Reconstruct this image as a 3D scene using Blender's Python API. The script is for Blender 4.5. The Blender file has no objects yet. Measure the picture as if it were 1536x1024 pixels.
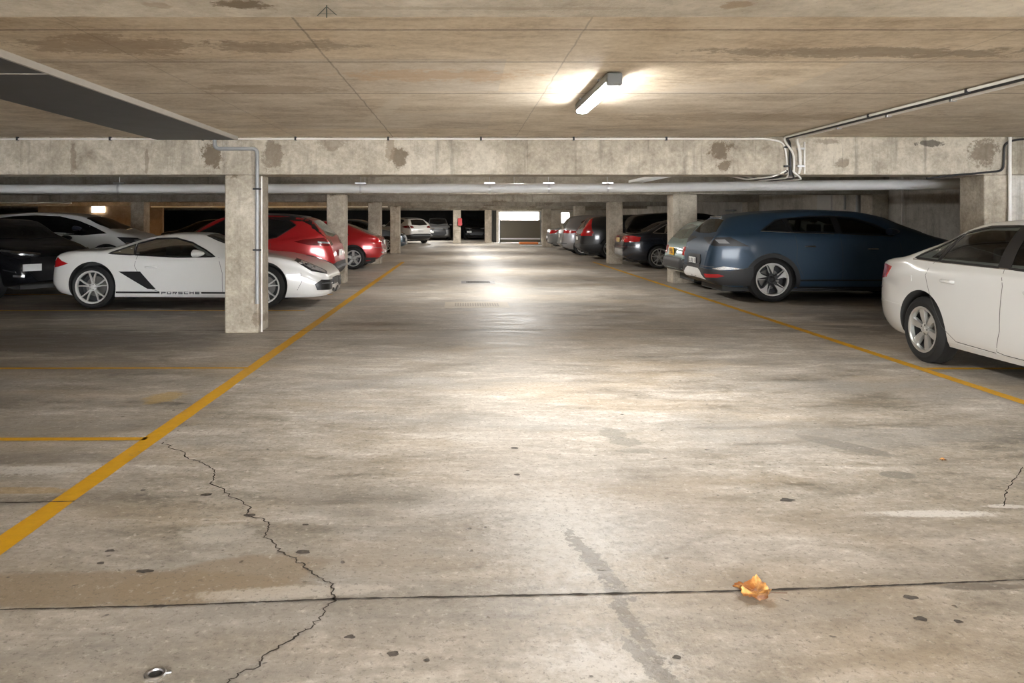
import bpy, bmesh, math, random
from mathutils import Vector, Matrix, noise as mnoise
from mathutils.bvhtree import BVHTree
from mathutils.geometry import delaunay_2d_cdt
random.seed(7)
S = bpy.context.scene
COL = S.collection
PI = math.pi
R = math.radians

# ------------------------------------------------------------------ camera, world, exposure
F_PX, VPX, VPY, CH = 1126.0, 694.0, 329.0, 1.5
cam = bpy.data.cameras.new('camera'); camo = bpy.data.objects.new('camera', cam); COL.objects.link(camo)
camo.location = (0, 0, CH); camo.rotation_euler = (R(90), 0, 0)
cam.sensor_width = 36; cam.lens = 36 * F_PX / 1536
cam.shift_x = (768 - VPX) / 1536; cam.shift_y = -(512 - VPY) / 1536
cam.clip_start = .05; cam.clip_end = 400
S.camera = camo
S.view_settings.view_transform = 'Standard'; S.view_settings.look = 'None'
S.view_settings.gamma = 1; S.view_settings.use_curve_mapping = False
S.view_settings.exposure = 1.4
w = bpy.data.worlds.new('sky'); S.world = w; w.use_nodes = True
bg = w.node_tree.nodes['Background']; bg.inputs[0].default_value = (.95, .97, 1, 1); bg.inputs[1].default_value = 12.5
S.cycles.use_denoising = True
S.cycles.max_bounces = 8; S.cycles.diffuse_bounces = 5; S.cycles.glossy_bounces = 3; S.cycles.transparent_max_bounces = 12
S.cycles.sample_clamp_indirect = 6

LAMP = 108.0          # strength of the white battens over the aisle
SLAB, BEAM = 2.59, 2.09
BEAM_Y = [9.9, 17.6, 25.3, 33.0, 40.7]
LAMP_Y = [-1.6, 6.3, 15.4, 21.7, 29.4, 37.1, 44.6]

def fl(px, py):      # floor point seen at a pixel of the photograph
    y = F_PX * CH / (py - VPY); return ((px - VPX) / F_PX * y, y)

# ------------------------------------------------------------------ node helpers
class NT:
    def __init__(s, name):
        s.m = bpy.data.materials.new(name); s.m.use_nodes = True; s.t = s.m.node_tree; s.b = s.t.nodes['Principled BSDF']
        s.pos = None
    def new(s, k): return s.t.nodes.new('ShaderNode' + k)
    def put(s, sock, v):
        if isinstance(v, bpy.types.NodeSocket): s.t.links.new(v, sock)
        elif isinstance(v, (tuple, list)) and len(v) == 3 and sock.type == 'RGBA': sock.default_value = (*v, 1)
        else: sock.default_value = v
    def P(s):
        if s.pos is None: s.pos = s.new('TexCoord').outputs['Object']
        return s.pos
    def xyz(s):
        n = s.new('SeparateXYZ'); s.put(n.inputs[0], s.P()); return n.outputs
    def M(s, op, a, b=0.0, c=0.0, clamp=False):
        n = s.new('Math'); n.operation = op; n.use_clamp = clamp
        s.put(n.inputs[0], a); s.put(n.inputs[1], b); s.put(n.inputs[2], c); return n.outputs[0]
    def vec(s, sc=(1, 1, 1), loc=(0, 0, 0), rot=(0, 0, 0)):
        n = s.new('Mapping'); s.put(n.inputs[0], s.P()); n.inputs['Location'].default_value = loc; n.inputs['Rotation'].default_value = rot; n.inputs['Scale'].default_value = sc
        return n.outputs[0]
    def noise(s, scale, detail=4, rough=.6, vec=None, dist=0):
        n = s.new('TexNoise'); s.put(n.inputs['Vector'], vec if vec is not None else s.P())
        n.inputs['Scale'].default_value = scale; n.inputs['Detail'].default_value = detail; n.inputs['Roughness'].default_value = rough; n.inputs['Distortion'].default_value = dist
        return n.outputs[0]
    def rng(s, v, a, b, c=0.0, d=1.0, smooth=True):
        n = s.new('MapRange'); n.interpolation_type = 'SMOOTHSTEP' if smooth else 'LINEAR'
        for i, q in enumerate((v, a, b, c, d)): s.put(n.inputs[i], q)
        return n.outputs[0]
    def mix(s, f, a, b, mode='MIX'):
        n = s.new('Mix'); n.data_type = 'RGBA'; n.blend_type = mode
        s.put(n.inputs[0], f); s.put(n.inputs[6], a); s.put(n.inputs[7], b); return n.outputs[2]
    def ramp(s, v, stops):
        n = s.new('ValToRGB'); e = n.color_ramp.elements
        while len(e) < len(stops): e.new(.5)
        for q, (p, c) in zip(e, stops): q.position = p; q.color = (*c, 1)
        s.put(n.inputs[0], v); return n.outputs[0]
    def blob(s, ax, bx, ca, cb, ra, rb, rot=0, na=.8, nz=None, soft=.35):
        u = s.M('SUBTRACT', ax, ca); v = s.M('SUBTRACT', bx, cb)
        c, q = math.cos(rot), math.sin(rot)
        u2 = s.M('DIVIDE', s.M('ADD', s.M('MULTIPLY', u, c), s.M('MULTIPLY', v, q)), ra)
        v2 = s.M('DIVIDE', s.M('SUBTRACT', s.M('MULTIPLY', v, c), s.M('MULTIPLY', u, q)), rb)
        d = s.M('SQRT', s.M('ADD', s.M('MULTIPLY', u2, u2), s.M('MULTIPLY', v2, v2)))
        d = s.M('ADD', d, s.M('MULTIPLY', s.M('SUBTRACT', nz, .5), na * 2))
        return s.rng(d, 1 - soft, 1 + soft * .3, 1, 0)
    def bump(s, h, strength=.3, dist=.01):
        n = s.new('Bump'); n.inputs['Strength'].default_value = strength; n.inputs['Distance'].default_value = dist
        s.put(n.inputs['Height'], h); s.put(s.b.inputs['Normal'], n.outputs[0])

def simple(name, col, rough=.5, metal=0, coat=0, emit=None, estr=0, var=.06, scale=9, spec=.5):
    n = NT(name)
    f = n.noise(scale, 3)
    c2 = tuple(max(0, c * (1 - var * 2)) for c in col)
    n.put(n.b.inputs['Base Color'], n.mix(f, tuple(min(1, c * (1 + var)) for c in col), c2))
    n.b.inputs['Roughness'].default_value = rough; n.b.inputs['Metallic'].default_value = metal
    n.b.inputs['Coat Weight'].default_value = coat; n.b.inputs['Coat Roughness'].default_value = .10
    n.b.inputs['Specular IOR Level'].default_value = spec
    if emit: n.b.inputs['Emission Color'].default_value = (*emit, 1); n.b.inputs['Emission Strength'].default_value = estr
    return n.m

def concrete(name, lo, mid, hi, ax='X', bx='Z', blobs=(), streak=None, lines_y=(), lines_x=(), grain=1.0, rough=.75, seed=0, panels=0, vstreak=0):
    n = NT(name); X = n.xyz(); A = {'X': X[0], 'Y': X[1], 'Z': X[2]}; a, b = A[ax], A[bx]
    big = n.noise(.55, 5, .6, n.vec(loc=(seed, seed * 2, 0)), .4)
    med = n.noise(2.3, 6, .68, n.vec(streak or (1, 1, 1), loc=(seed, 0, 3)), .5)
    fine = n.noise(26, 5, .7)
    spk = n.noise(110, 2, .5)
    blo = n.noise(8, 5, .75, n.vec(streak or (1, 1, 1), loc=(4, seed, 1)), .3)
    v = n.M('ADD', n.M('MULTIPLY', big, .28), n.M('ADD', n.M('MULTIPLY', med, .34), n.M('ADD', n.M('MULTIPLY', blo, .18), n.M('MULTIPLY', fine, .20))))
    col = n.ramp(v, [(.40, lo), (.5, mid), (.59, hi)])
    if panels:
        br = n.new('TexBrick'); n.put(br.inputs['Vector'], n.vec((1, 1, 1), (.9, .1, 0)))
        br.inputs['Scale'].default_value = 1; br.inputs['Brick Width'].default_value = 2.4; br.inputs['Row Height'].default_value = 1.3
        br.inputs['Mortar Size'].default_value = 0; br.inputs['Color1'].default_value = (1, .96, .9, 1); br.inputs['Color2'].default_value = (.86, .86, .88, 1)
        col = n.mix(panels, col, br.outputs[0], 'MULTIPLY')
    if vstreak:
        vs = n.noise(3.0, 5, .7, n.vec((2.6, 2.6, .16)))
        col = n.mix(n.M('MULTIPLY', n.rng(vs, .52, .72), vstreak), col, tuple(c * .42 for c in lo))
    nz = n.noise(4.5, 9, .82)
    for (ca, cb, ra, rb, rot, c, k) in blobs:
        col = n.mix(n.M('MULTIPLY', n.blob(a, b, ca, cb, ra * .8, rb * .8, rot, 2.3, nz, .25), k), col, c)
    wob = n.M('MULTIPLY', n.M('SUBTRACT', n.noise(4, 3), .5), .03)
    for coord, ls in ((X[1], lines_y), (X[0], lines_x)):
        for (p, wd, k) in ls:
            d = n.M('ABSOLUTE', n.M('SUBTRACT', n.M('ADD', coord, wob if coord == X[0] else n.M('MULTIPLY', wob, .4)), p))
            m = n.M('MULTIPLY', n.rng(d, wd * .4, wd, 1, 0), n.rng(fine, .3, .55, k * .4, k))
            col = n.mix(m, col, (.07, .05, .035))
    col = n.mix(n.M('MULTIPLY', n.rng(spk, .66, .74), .45 * grain), col, tuple(c * .4 for c in lo))
    n.put(n.b.inputs['Base Color'], col)
    n.put(n.b.inputs['Roughness'], n.rng(med, .3, .7, rough - .1, rough + .1))
    n.bump(n.M('ADD', n.M('MULTIPLY', fine, .6), n.M('MULTIPLY', spk, .4 * grain)), .35, .008)
    return n.m

# ------------------------------------------------------------------ floor material
def floor_mat():
    n = NT('floor_concrete'); X = n.xyz(); x, y = X[0], X[1]
    big = n.noise(.33, 5, .62, n.vec((1, .8, 1)), .5)
    med = n.noise(1.5, 7, .7, n.vec((.75, 1.6, 1), rot=(0, 0, .15)), .8)
    strk = n.noise(2.2, 5, .65, n.vec((.35, 1.9, 1), loc=(7, 3, 0)), .6)
    fine = n.noise(22, 6, .75); spk = n.noise(75, 3, .6); pit = n.noise(16, 2, .4, n.vec(loc=(3, 9, 0)))
    blo = n.noise(7, 6, .78, n.vec((.7, 1.4, 1), loc=(2, 8, 1)), .5)
    v = n.M('ADD', n.M('MULTIPLY', big, .24), n.M('ADD', n.M('MULTIPLY', med, .27), n.M('ADD', n.M('MULTIPLY', strk, .18), n.M('ADD', n.M('MULTIPLY', blo, .15), n.M('MULTIPLY', fine, .16)))))
    col = n.ramp(v, [(.405, (.13, .112, .088)), (.455, (.29, .258, .212)), (.515, (.44, .40, .345)), (.59, (.68, .645, .59))])
    warm = n.rng(n.noise(.8, 4, .6, n.vec((.6, 1.4, 1), loc=(11, 5, 0))), .46, .68)
    col = n.mix(n.M('MULTIPLY', warm, .38), col, (.42, .33, .22))
    cool = n.rng(n.noise(.7, 4, .6, n.vec((.5, 1.3, 1), loc=(21, 15, 0))), .5, .68)
    col = n.mix(n.M('MULTIPLY', cool, .45), col, (.30, .295, .28))
    nz = n.noise(5.5, 6, .72); nzf = n.noise(18, 5, .75)
    def st(px, py, rx, ry, rot, c, k, z=None, na=.7, soft=.35):
        nonlocal col
        cx, cy = fl(px, py)
        m = n.blob(x, y, cx, cy, rx, ry, rot, na, z if z is not None else nz, soft)
        col = n.mix(n.M('MULTIPLY', m, k), col, c)
        return m
    # long tan damp mark along the joint, white bloom patches, painted highlights, grey and dark spots
    st(130, 882, .95, .16, .03, (.29, .225, .15), .75, na=.25, soft=.2); st(330, 868, .45, .2, .35, (.30, .235, .16), .7, na=.3, soft=.2)
    st(440, 888, .45, .06, .1, (.62, .58, .52), .6, nzf)
    w1 = n.blob(x, y, *fl(850, 800), .40, .75, .0, 1.5, nzf, 1.1); col = n.mix(n.M('MULTIPLY', w1, .75), col, (.66, .64, .60))
    w2 = n.blob(x, y, *fl(905, 1000), .30, .22, .0, 1.5, nzf, 1.1); col = n.mix(n.M('MULTIPLY', w2, .8), col, (.74, .72, .69))  # pale patch at the lamp's mirror image, its highlight put into the colour
    st(330, 800, .2, .12, 0, (.62, .59, .53), .5, nzf)
    st(918, 650, .09, .16, .0, (.25, .235, .20), .7, nzf, .9, .2); st(938, 662, .11, .12, .5, (.25, .235, .20), .7, nzf, .9, .2); st(952, 676, .12, .05, 0, (.25, .235, .20), .6, nzf, .9, .2)
    st(1265, 668, .10, .34, .7, (.22, .205, .18), .7, nz, .35, .2); st(1345, 712, .11, .07, 0, (.21, .2, .175), .7, nz, .3, .2)
    st(890, 840, .045, .35, .25, (.20, .18, .15), .75, nzf, 2.2, .15); st(945, 930, .035, .34, .12, (.20, .18, .15), .75, nzf, 2.4, .15); st(985, 1005, .04, .2, .3, (.2, .18, .15), .7, nzf, 2.2, .15)
    st(1400, 770, .34, .05, .0, (.68, .66, .62), .85, nzf, .8); st(1510, 759, .12, .03, .0, (.68, .66, .62), .7, nzf, .8)
    st(1480, 880, .22, .03, 0, (.13, .11, .09), .7, nz, .6); st(40, 705, .35, .09, 0, (.66, .64, .6), .6, nzf, 1.3)  # the pale mark at left is a wet highlight put into the colour
    st(30, 735, .35, .06, 0, (.42, .25, .03), .45, nz, .6); st(245, 596, .16, .22, 0, (.55, .35, .06), .5, nz, 1.0)
    # dark oil and tyre dirt in the parking bays, deepened to paint in their shade
    for (cx, cy, rx, ry, k) in ((-5, 9.3, 2.6, 1.3, .75), (-4.2, 7.6, 1.6, .5, .35), (-6, 12.8, 3.4, 1.6, .8), (-4.5, 6.2, 1.2, .35, .35), (7.3, 10.8, 2.6, 1.6, .75), (6.8, 14.6, 2.4, 1.3, .8), (-13, 16, 6, 5, .6), (-4.4, 20.5, 1.6, 2.6, .35), (6.5, 21, 1.6, 2, .35), (-2.6, 4.7, .5, .12, .3)):
        m = n.blob(x, y, cx, cy, rx, ry, 0, .9, med, .7); col = n.mix(n.M('MULTIPLY', m, k), col, (.10, .085, .07))
    col = n.mix(n.M('MULTIPLY', n.rng(spk, .62, .72), .5), col, (.11, .10, .085))
    col = n.mix(n.M('MULTIPLY', n.rng(pit, .74, .77), .7), col, (.09, .08, .07))
    col = n.mix(n.M('MULTIPLY', n.rng(fine, .56, .70), .5), col, (.70, .67, .61))
    col = n.mix(n.M('MULTIPLY', n.rng(n.noise(38, 4, .8, n.vec(loc=(1, 1, 4))), .54, .66), .6), col, (.13, .113, .092))
    n.put(n.b.inputs['Base Color'], col)
    rg = n.M('ADD', n.M('MULTIPLY', med, .5), n.M('MULTIPLY', strk, .5))
    n.put(n.b.inputs['Roughness'], n.M('ADD', n.rng(rg, .36, .62, .36, .62), n.rng(fine, .35, .7, -.04, .1)))
    n.b.inputs['Specular IOR Level'].default_value = .42
    n.bump(n.M('ADD', n.M('MULTIPLY', fine, .6), n.M('ADD', n.M('MULTIPLY', spk, .4), n.M('MULTIPLY', n.rng(pit, .72, .78), -1.0))), .5, .008)
    return n.m

# ------------------------------------------------------------------ mesh helpers
def obj(name, bm, mats, parent=None, smooth=False, loc=None):
    me = bpy.data.meshes.new(name); bm.to_mesh(me); bm.free()
    for m in (mats if isinstance(mats, (list, tuple)) else [mats]): me.materials.append(m)
    if smooth:
        for p in me.polygons: p.use_smooth = True
        if smooth != 'all': me.set_sharp_from_angle(angle=R(38))
    o = bpy.data.objects.new(name, me); COL.objects.link(o)
    if parent is not None: o.parent = parent
    if loc is not None: o.location = loc
    return o
def tag(o, label, cat, group=None, kind=None):
    o['label'] = label; o['category'] = cat
    if group: o['group'] = group
    if kind: o['kind'] = kind
    return o
def empty(name, loc, rz=0):
    o = bpy.data.objects.new(name, None); COL.objects.link(o); o.location = loc; o.rotation_euler = (0, 0, rz); o.empty_display_size = .2; return o
def box(bm, x0, x1, y0, y1, z0, z1, mi=0, bev=0):
    r = bmesh.ops.create_cube(bm, size=1)
    vs = r['verts']
    for v in vs:
        v.co = ((x0 + x1) / 2 + v.co.x * (x1 - x0), (y0 + y1) / 2 + v.co.y * (y1 - y0), (z0 + z1) / 2 + v.co.z * (z1 - z0))
    fs = {f for v in vs for f in v.link_faces}
    for f in fs: f.material_index = mi
    if bev: bmesh.ops.bevel(bm, geom=list({e for v in vs for e in v.link_edges}), offset=bev, segments=2, affect='EDGES', profile=.5)
    return bm
def bx(*a, **k): return box(bmesh.new(), *a, **k)
def tube(bm, pts, r, seg=10, mi=0, cap=True):
    pts = [Vector(p) for p in pts]; rings = []; up = None
    for i, p in enumerate(pts):
        d = (pts[min(i + 1, len(pts) - 1)] - pts[max(i - 1, 0)]).normalized()
        if up is None:
            up = Vector((0, 0, 1)) if abs(d.z) < .9 else Vector((1, 0, 0))
        a = d.cross(up).normalized(); b = a.cross(d).normalized(); up = b
        rr = r[i] if isinstance(r, (list, tuple)) else r
        rings.append([bm.verts.new(p + (a * math.cos(t) + b * math.sin(t)) * rr) for t in [2 * PI * k / seg for k in range(seg)]])
    for A, B in zip(rings, rings[1:]):
        for k in range(seg):
            f = bm.faces.new((A[k], A[(k + 1) % seg], B[(k + 1) % seg], B[k])); f.material_index = mi
    if cap:
        bm.faces.new(rings[0][::-1]).material_index = mi; bm.faces.new(rings[-1]).material_index = mi
    return bm
def bend(pts, rad=.06, n=5):     # round the corners of a polyline
    pts = [Vector(p) for p in pts]; out = [pts[0]]
    for a, b, c in zip(pts, pts[1:], pts[2:]):
        u = (a - b); v = (c - b); k = min(rad, u.length * .45, v.length * .45); u = b + u.normalized() * k; v = b + v.normalized() * k
        for i in range(n + 1):
            t = i / n; out.append(u * (1 - t) ** 2 + b * 2 * t * (1 - t) + v * t * t)
    out.append(pts[-1]); return out
def lathe(bm, prof, seg=32, mi=0, axis='Y', closed=False):   # prof: (radius, along)
    rings = []
    for (r, h) in prof:
        ring = []
        for k in range(seg):
            t = 2 * PI * k / seg; a, b = r * math.cos(t), r * math.sin(t)
            ring.append(bm.verts.new({'Y': (a, h, b), 'Z': (a, b, h), 'X': (h, a, b)}[axis]))
        rings.append(ring)
    prs = list(zip(rings, rings[1:])) + ([(rings[-1], rings[0])] if closed else [])
    for A, B in prs:
        for k in range(seg):
            f = bm.faces.new((A[k], A[(k + 1) % seg], B[(k + 1) % seg], B[k])); f.material_index = mi
    return rings
def prism(bm, pts, y0, y1, mi=0):        # closed polygon in xz, extruded along y
    a = [bm.verts.new((p[0], y0, p[1])) for p in pts]; b = [bm.verts.new((p[0], y1, p[1])) for p in pts]; n = len(pts)
    fs = [bm.faces.new(a), bm.faces.new(b[::-1])] + [bm.faces.new((a[i], b[i], b[(i + 1) % n], a[(i + 1) % n])) for i in range(n)]
    for f in fs: f.material_index = mi
    bmesh.ops.recalc_face_normals(bm, faces=fs)
    return bm

# ------------------------------------------------------------------ materials
WARM = ((.24, .205, .155), (.42, .37, .295), (.60, .545, .45))
M_floor = floor_mat()
STB = (.13, .092, .055)
M_ceil = concrete('ceiling_concrete', (.42, .34, .245), (.64, .56, .445), (.78, .71, .60), 'X', 'Y',
    blobs=[(2.6, 4.9, 1.3, .2, 0, (.20, .15, .10), .6), (-2.2, 4.7, .7, .3, 0, (.27, .19, .12), .6), (-1.1, 4.75, .6, .2, 0, (.22, .16, .11), .5), (-.2, 5.7, .8, .3, 0, (.58, .38, .2), .5), (-1.6, 6.3, .7, .25, 0, (.3, .22, .14), .5),
           (-.75, 7.4, .12, 1.2, .3, (.68, .62, .52), .5), (3.2, 8, 2, .4, 0, (.3, .22, .14), .4), (2.2, 6.3, .6, .4, .3, (.66, .6, .52), .4)],
    streak=(.7, 1.5, 1), lines_y=[(4.32, .012, .9), (5.2, .012, .95), (6.5, .014, 1), (5.75, .004, .4), (7.9, .005, .4)], lines_x=[(-.92, .010, .5), (.7, .008, .35), (3.2, .008, .3), (-2.2, .008, .3)], grain=.4, panels=.8)
def pc(px, py, y): return ((px - VPX) / F_PX * y, CH - (py - VPY) / F_PX * y)
def bl(px, py, rx, rz, k=.8, c=STB, y=9.9): a, b = pc(px, py, y); return (a, b, rx, rz, 0, c, k)
M_beam1 = concrete('beam_concrete', *WARM, blobs=[bl(318, 236, .17, .24, .85), bl(408, 235, .18, .26, .6), bl(598, 235, .14, .17, .8), bl(585, 220, .07, .3, .7, (.3, .24, .17)), bl(1083, 225, .22, .16, .85), bl(1085, 248, .14, .08, .8), bl(1265, 245, .13, .07, .6), bl(1395, 215, .26, .05, .8, (.06, .05, .04)), bl(1478, 228, .22, .24, .7), bl(1240, 212, .2, .05, .5), bl(110, 240, .05, .3, .5), bl(220, 240, .03, .3, .5), bl(500, 215, .2, .1, .4)], vstreak=.55, seed=3)
M_beam = concrete('shaded_beam_concrete', (.18, .155, .125), (.30, .27, .22), (.42, .385, .32), blobs=[bl(865, 297, .3, .1, .5, y=25.3), bl(735, 309, .3, .1, .6, y=33)], vstreak=.4, seed=5)  # darker copy of the beam concrete, weaker light farther in put into the colour
M_beam0 = concrete('near_beam_concrete', (.28, .24, .18), (.43, .385, .31), (.58, .53, .44), 'X', 'Y', blobs=[(-.595, 2.07, .10, .07, 0, (.13, .095, .055), .95), (-.83, 2.06, .05, .05, 0, (.24, .17, .1), .5), (.76, 2.06, .06, .05, 0, (.24, .17, .1), .7), (.1, 2.1, .5, .02, 0, (.3, .24, .17), .5)], seed=8)
M_col = concrete('column_concrete', *WARM, vstreak=.35, seed=9, blobs=[bl(365, 235, .1, .2, .6), bl(385, 480, .06, .1, .5), bl(560, 297, .35, .2, .8, y=25.3)], lines_x=[])
M_wall = concrete('wall_concrete', (.34, .315, .27), (.54, .51, .455), (.68, .65, .60), 'Y', 'Z', vstreak=.4, seed=12)
M_dark = concrete('unlit_wall_concrete', (.02, .02, .02), (.03, .03, .03), (.045, .045, .043), vstreak=.3, seed=15)  # near-black colour paints in the lack of light on the far walls
M_warmwall = concrete('tan_wall_concrete', (.40, .28, .17), (.52, .38, .24), (.62, .48, .33), seed=17)
M_pipe = simple('grey_plastic_pipe', (.66, .66, .65), .38, var=.05)
M_cond = simple('pale_conduit_plastic', (.82, .80, .76), .4, var=.05)
M_condg = simple('grey_conduit_plastic', (.33, .34, .34), .4)
M_blk = simple('black_cable_rubber', (.02, .02, .022), .5)
M_metal = simple('zinc_metal', (.55, .55, .56), .35, 1)
M_duct = simple('duct_grey_sheet', (.10, .10, .105), .55, var=.15, scale=3)
M_ductl = simple('duct_pale_edge', (.50, .48, .44), .5)
M_house = simple('lamp_grey_housing', (.20, .21, .21), .5)
M_lamp = simple('lamp_diffuser', (.9, .9, .9), .4, emit=(1, .985, .96), estr=LAMP)
M_lampw = simple('added_warm_diffuser', (.9, .9, .9), .4, emit=(1, .62, .30), estr=60)
def yellow_mat():
    n = NT('yellow_line_paint'); f = n.noise(14, 6, .75); g = n.noise(3, 4, .7); X = n.xyz()
    c = n.mix(f, (.80, .43, .01), (.50, .26, .01)); c = n.mix(n.rng(n.M('ADD', n.M('MULTIPLY', f, .6), n.M('MULTIPLY', g, .4)), .60, .66), c, (.32, .25, .15))
    n.put(n.b.inputs['Base Color'], c); n.b.inputs['Roughness'].default_value = .55; n.bump(f, .3, .004); return n.m
M_yel = yellow_mat()
M_crack = simple('crack_dirt', (.045, .036, .028), .95)
M_joint = simple('joint_dirt', (.075, .062, .048), .9, var=.4, scale=20)

# ------------------------------------------------------------------ structure
def struct(name, bm, m, label=None, cat=None, smooth=False):
    o = obj(name, bm, m, smooth=smooth); o['kind'] = 'structure'
    if label: o['label'] = label; o['category'] = cat
    return o
fb_ = bx(-32, 10.2, -8.2, 49.25, -.2, 0); box(fb_, -32, 2.2, 49.25, 62, -.2, 0)
floor = struct('floor', fb_, M_floor, 'stained grey concrete car park floor with yellow lines and cracks', 'floor')
cb_ = bx(-32, 10.2, -8.4, 49.25, SLAB, SLAB + .25); box(cb_, -32, 2.2, 49.25, 62, SLAB, SLAB + .25)
ceiling = struct('ceiling', cb_, M_ceil, 'board-marked tan concrete ceiling slab over the aisle', 'ceiling')
struct('wall_right', bx(10, 10.2, -8.2, 49, 0, SLAB), M_wall, 'pale concrete side wall behind the right-hand cars', 'wall')
struct('wall_left', bx(-32.2, -32, -8.2, 62, 0, SLAB), M_dark, 'far concrete wall coloured dark as unlit depth beyond the left bays', 'wall')
bm = bmesh.new()      # unseen opening behind the viewpoint, added to let fill daylight in
for a in ((-32, -3, -8.4, -8.2, 0, SLAB), (-3, 10.2, -8.4, -8.2, SLAB - .08, SLAB)): box(bm, *a)
struct('wall_front', bm, M_wall, 'concrete wall around an unseen opening added for daylight behind the viewpoint', 'wall')
struct('wall_return', bx(7.2, 10, 10.05, 10.3, 0, SLAB), M_wall, 'pale concrete wall panel between the right column and side wall', 'wall')
bm = bmesh.new()
for a in ((-32, 2.2, 61.8, 62, 0, SLAB), (2.0, 2.2, 49, 61.8, 0, SLAB)): box(bm, *a)
struct('wall_back', bm, M_dark, 'back wall coloured black as unlit depth beyond the far columns', 'wall')
bm = bmesh.new()
for a in ((2.2, 2.37, 49, 49.25, 0, SLAB), (2.37, 4.98, 49, 49.25, 1.98, SLAB), (4.98, 6.45, 49, 49.25, 0, SLAB), (6.45, 6.98, 49, 49.25, 0, 1.28), (6.45, 6.98, 49, 49.25, 1.95, SLAB), (6.98, 10.2, 49, 49.25, 0, SLAB)): box(bm, *a)
struct('wall_end', bm, M_wall, 'concrete end wall around the roller gate opening', 'wall')
def beam(y0, y1, m, label, x0=-32, x1=10):
    bm = bx(x0, x1, y0, y1, BEAM, SLAB, bev=.012); return struct('beam', bm, m, label, 'beam')
beam(1.72, 2.2, M_beam0, 'nearest concrete beam crossing the very top of the view')
beam(9.9, 10.4, M_beam1, 'large stained concrete cross beam carrying the thin conduit, first beyond the lamp')
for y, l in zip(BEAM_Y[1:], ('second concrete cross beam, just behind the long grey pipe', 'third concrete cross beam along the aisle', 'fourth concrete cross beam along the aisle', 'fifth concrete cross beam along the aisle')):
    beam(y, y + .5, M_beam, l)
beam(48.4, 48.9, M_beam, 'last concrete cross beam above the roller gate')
def ceil_stroke(p, q):       # stroke of the small drawn arrow under the nearest beam
    pts = [((a - VPX) / (VPY - b) * .588, .588 * F_PX / (VPY - b)) for a, b in (p, q)]
    (x0, y0), (x1, y1) = pts; d = Vector((x1 - x0, y1 - y0)).normalized() * .0016; b = bmesh.new()
    b.faces.new([b.verts.new((x, y, BEAM - .0015)) for x, y in ((x0 - d.y, y0 + d.x), (x0 + d.y, y0 - d.x), (x1 + d.y, y1 - d.x), (x1 - d.y, y1 + d.x))])
    o = obj('pencil_mark', b, M_mark, beam_near); o['label'] = 'stroke of a small drawn arrow mark'
M_mark = simple('pencil_mark', (.05, .07, .06), .8)
beam_near = [o for o in bpy.data.objects if o.name.startswith('beam') and 'nearest' in o.get('label', '')][0]
for p, q in (((490, 8), (490, 27)), ((489, 11), (476, 24)), ((491, 11), (505, 23)), ((478, 21), (502, 21))): ceil_stroke(p, q)
def column(x0, x1, y, label, m=M_col, d=.5, h=BEAM):
    bm = bx(x0, x1, y, y + d, 0, h, bev=.018)
    return struct('column', bm, m, label, 'column')
column(-3.14, -2.69, 9.9, 'nearest left concrete column with a grey conduit down its front')
column(-3.19, -2.77, 17.6, 'left concrete column just behind the red hatchback tail')
column(-3.19, -2.77, 25.3, 'left concrete column behind the second red car')
column(-3.19, -2.77, 33.0, 'fourth left concrete column, beside the opening to the far white hatchback')
column(6.88, 7.25, 9.9, 'rust-streaked concrete column behind the white sedan roof')
column(4.93, 5.5, 17.6, 'right concrete column behind the pale green estate car')
column(4.93, 5.4, 25.3, 'right concrete column behind the black sedan tail')
column(4.93, 5.4, 33.0, 'right concrete column behind the silver people carrier')
column(4.35, 4.8, 40.7, 'slim right concrete column next to the roller gate')
column(-.60, -.12, 46.9, 'far concrete column with the small red box')
column(1.42, 1.85, 48.0, 'far concrete column between the dark bay and the roller gate')
column(-11.2, -10.75, 25.3, 'tan concrete column rising behind the white car in the left bays')
column(-11.2, -10.75, 40.7, 'dim concrete column deep in the left bays')
column(-19, -18.5, 25.3, 'dark concrete column at the outer left bays')
for y, l in ((17.6, 'pilaster on the right wall behind the blue crossover bonnet'), (25.3, 'pilaster on the right wall above the blue crossover tail'), (33.0, 'pilaster on the right wall deep behind the black cars')):
    column(9.6, 9.99, y, l)
# partition with a lit window deep in the left bays
struct('wall_inner', bx(-21.5, -15.2, 38, 38.2, 0, 2.4), M_warmwall, 'tan partition wall deep in the left bays', 'wall')
o = obj('window_1', bx(-18.75, -18.1, 37.93, 38.0, 1.86, 2.16), simple('lit_window', (.9, .85, .8), .4, emit=(1, .9, .78), estr=2.6)); o['kind'] = 'structure'; tag(o, 'small bright lit window high on the tan partition', 'window')
# painted lines, joints, cracks: thin parts of the floor
def ribbon(pts, wd, z, bm=None):
    bm = bm or bmesh.new(); prev = None
    for i, p in enumerate(pts):
        a = Vector(pts[max(i - 1, 0)]); b = Vector(pts[min(i + 1, len(pts) - 1)]); d = (b - a).normalized(); q = Vector((-d.y, d.x))
        ww = wd[i] if isinstance(wd, list) else wd
        v = [bm.verts.new((p[0] + q.x * s * ww / 2, p[1] + q.y * s * ww / 2, z)) for s in (-1, 1)]
        if prev: bm.faces.new((prev[0], prev[1], v[1], v[0]))
        prev = v
    bmesh.ops.recalc_face_normals(bm, faces=bm.faces[:])
    for f in bm.faces:
        if f.normal.z < 0: f.normal_flip()
    return bm
def line_part(p0, p1, wd, label, n=60, m=None, z=.0025, name='painted_line'):
    pts = []; ws = []
    for i in range(n + 1):
        t = i / n; x = p0[0] + (p1[0] - p0[0]) * t; y = p0[1] + (p1[1] - p0[1]) * t
        pts.append((x, y)); ws.append(wd * (1 + .10 * (mnoise.noise(Vector((x * 3, y * 3, 1))))))
    o = obj(name, ribbon(pts, ws, z), m or M_yel, floor); o['label'] = label; return o
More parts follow.
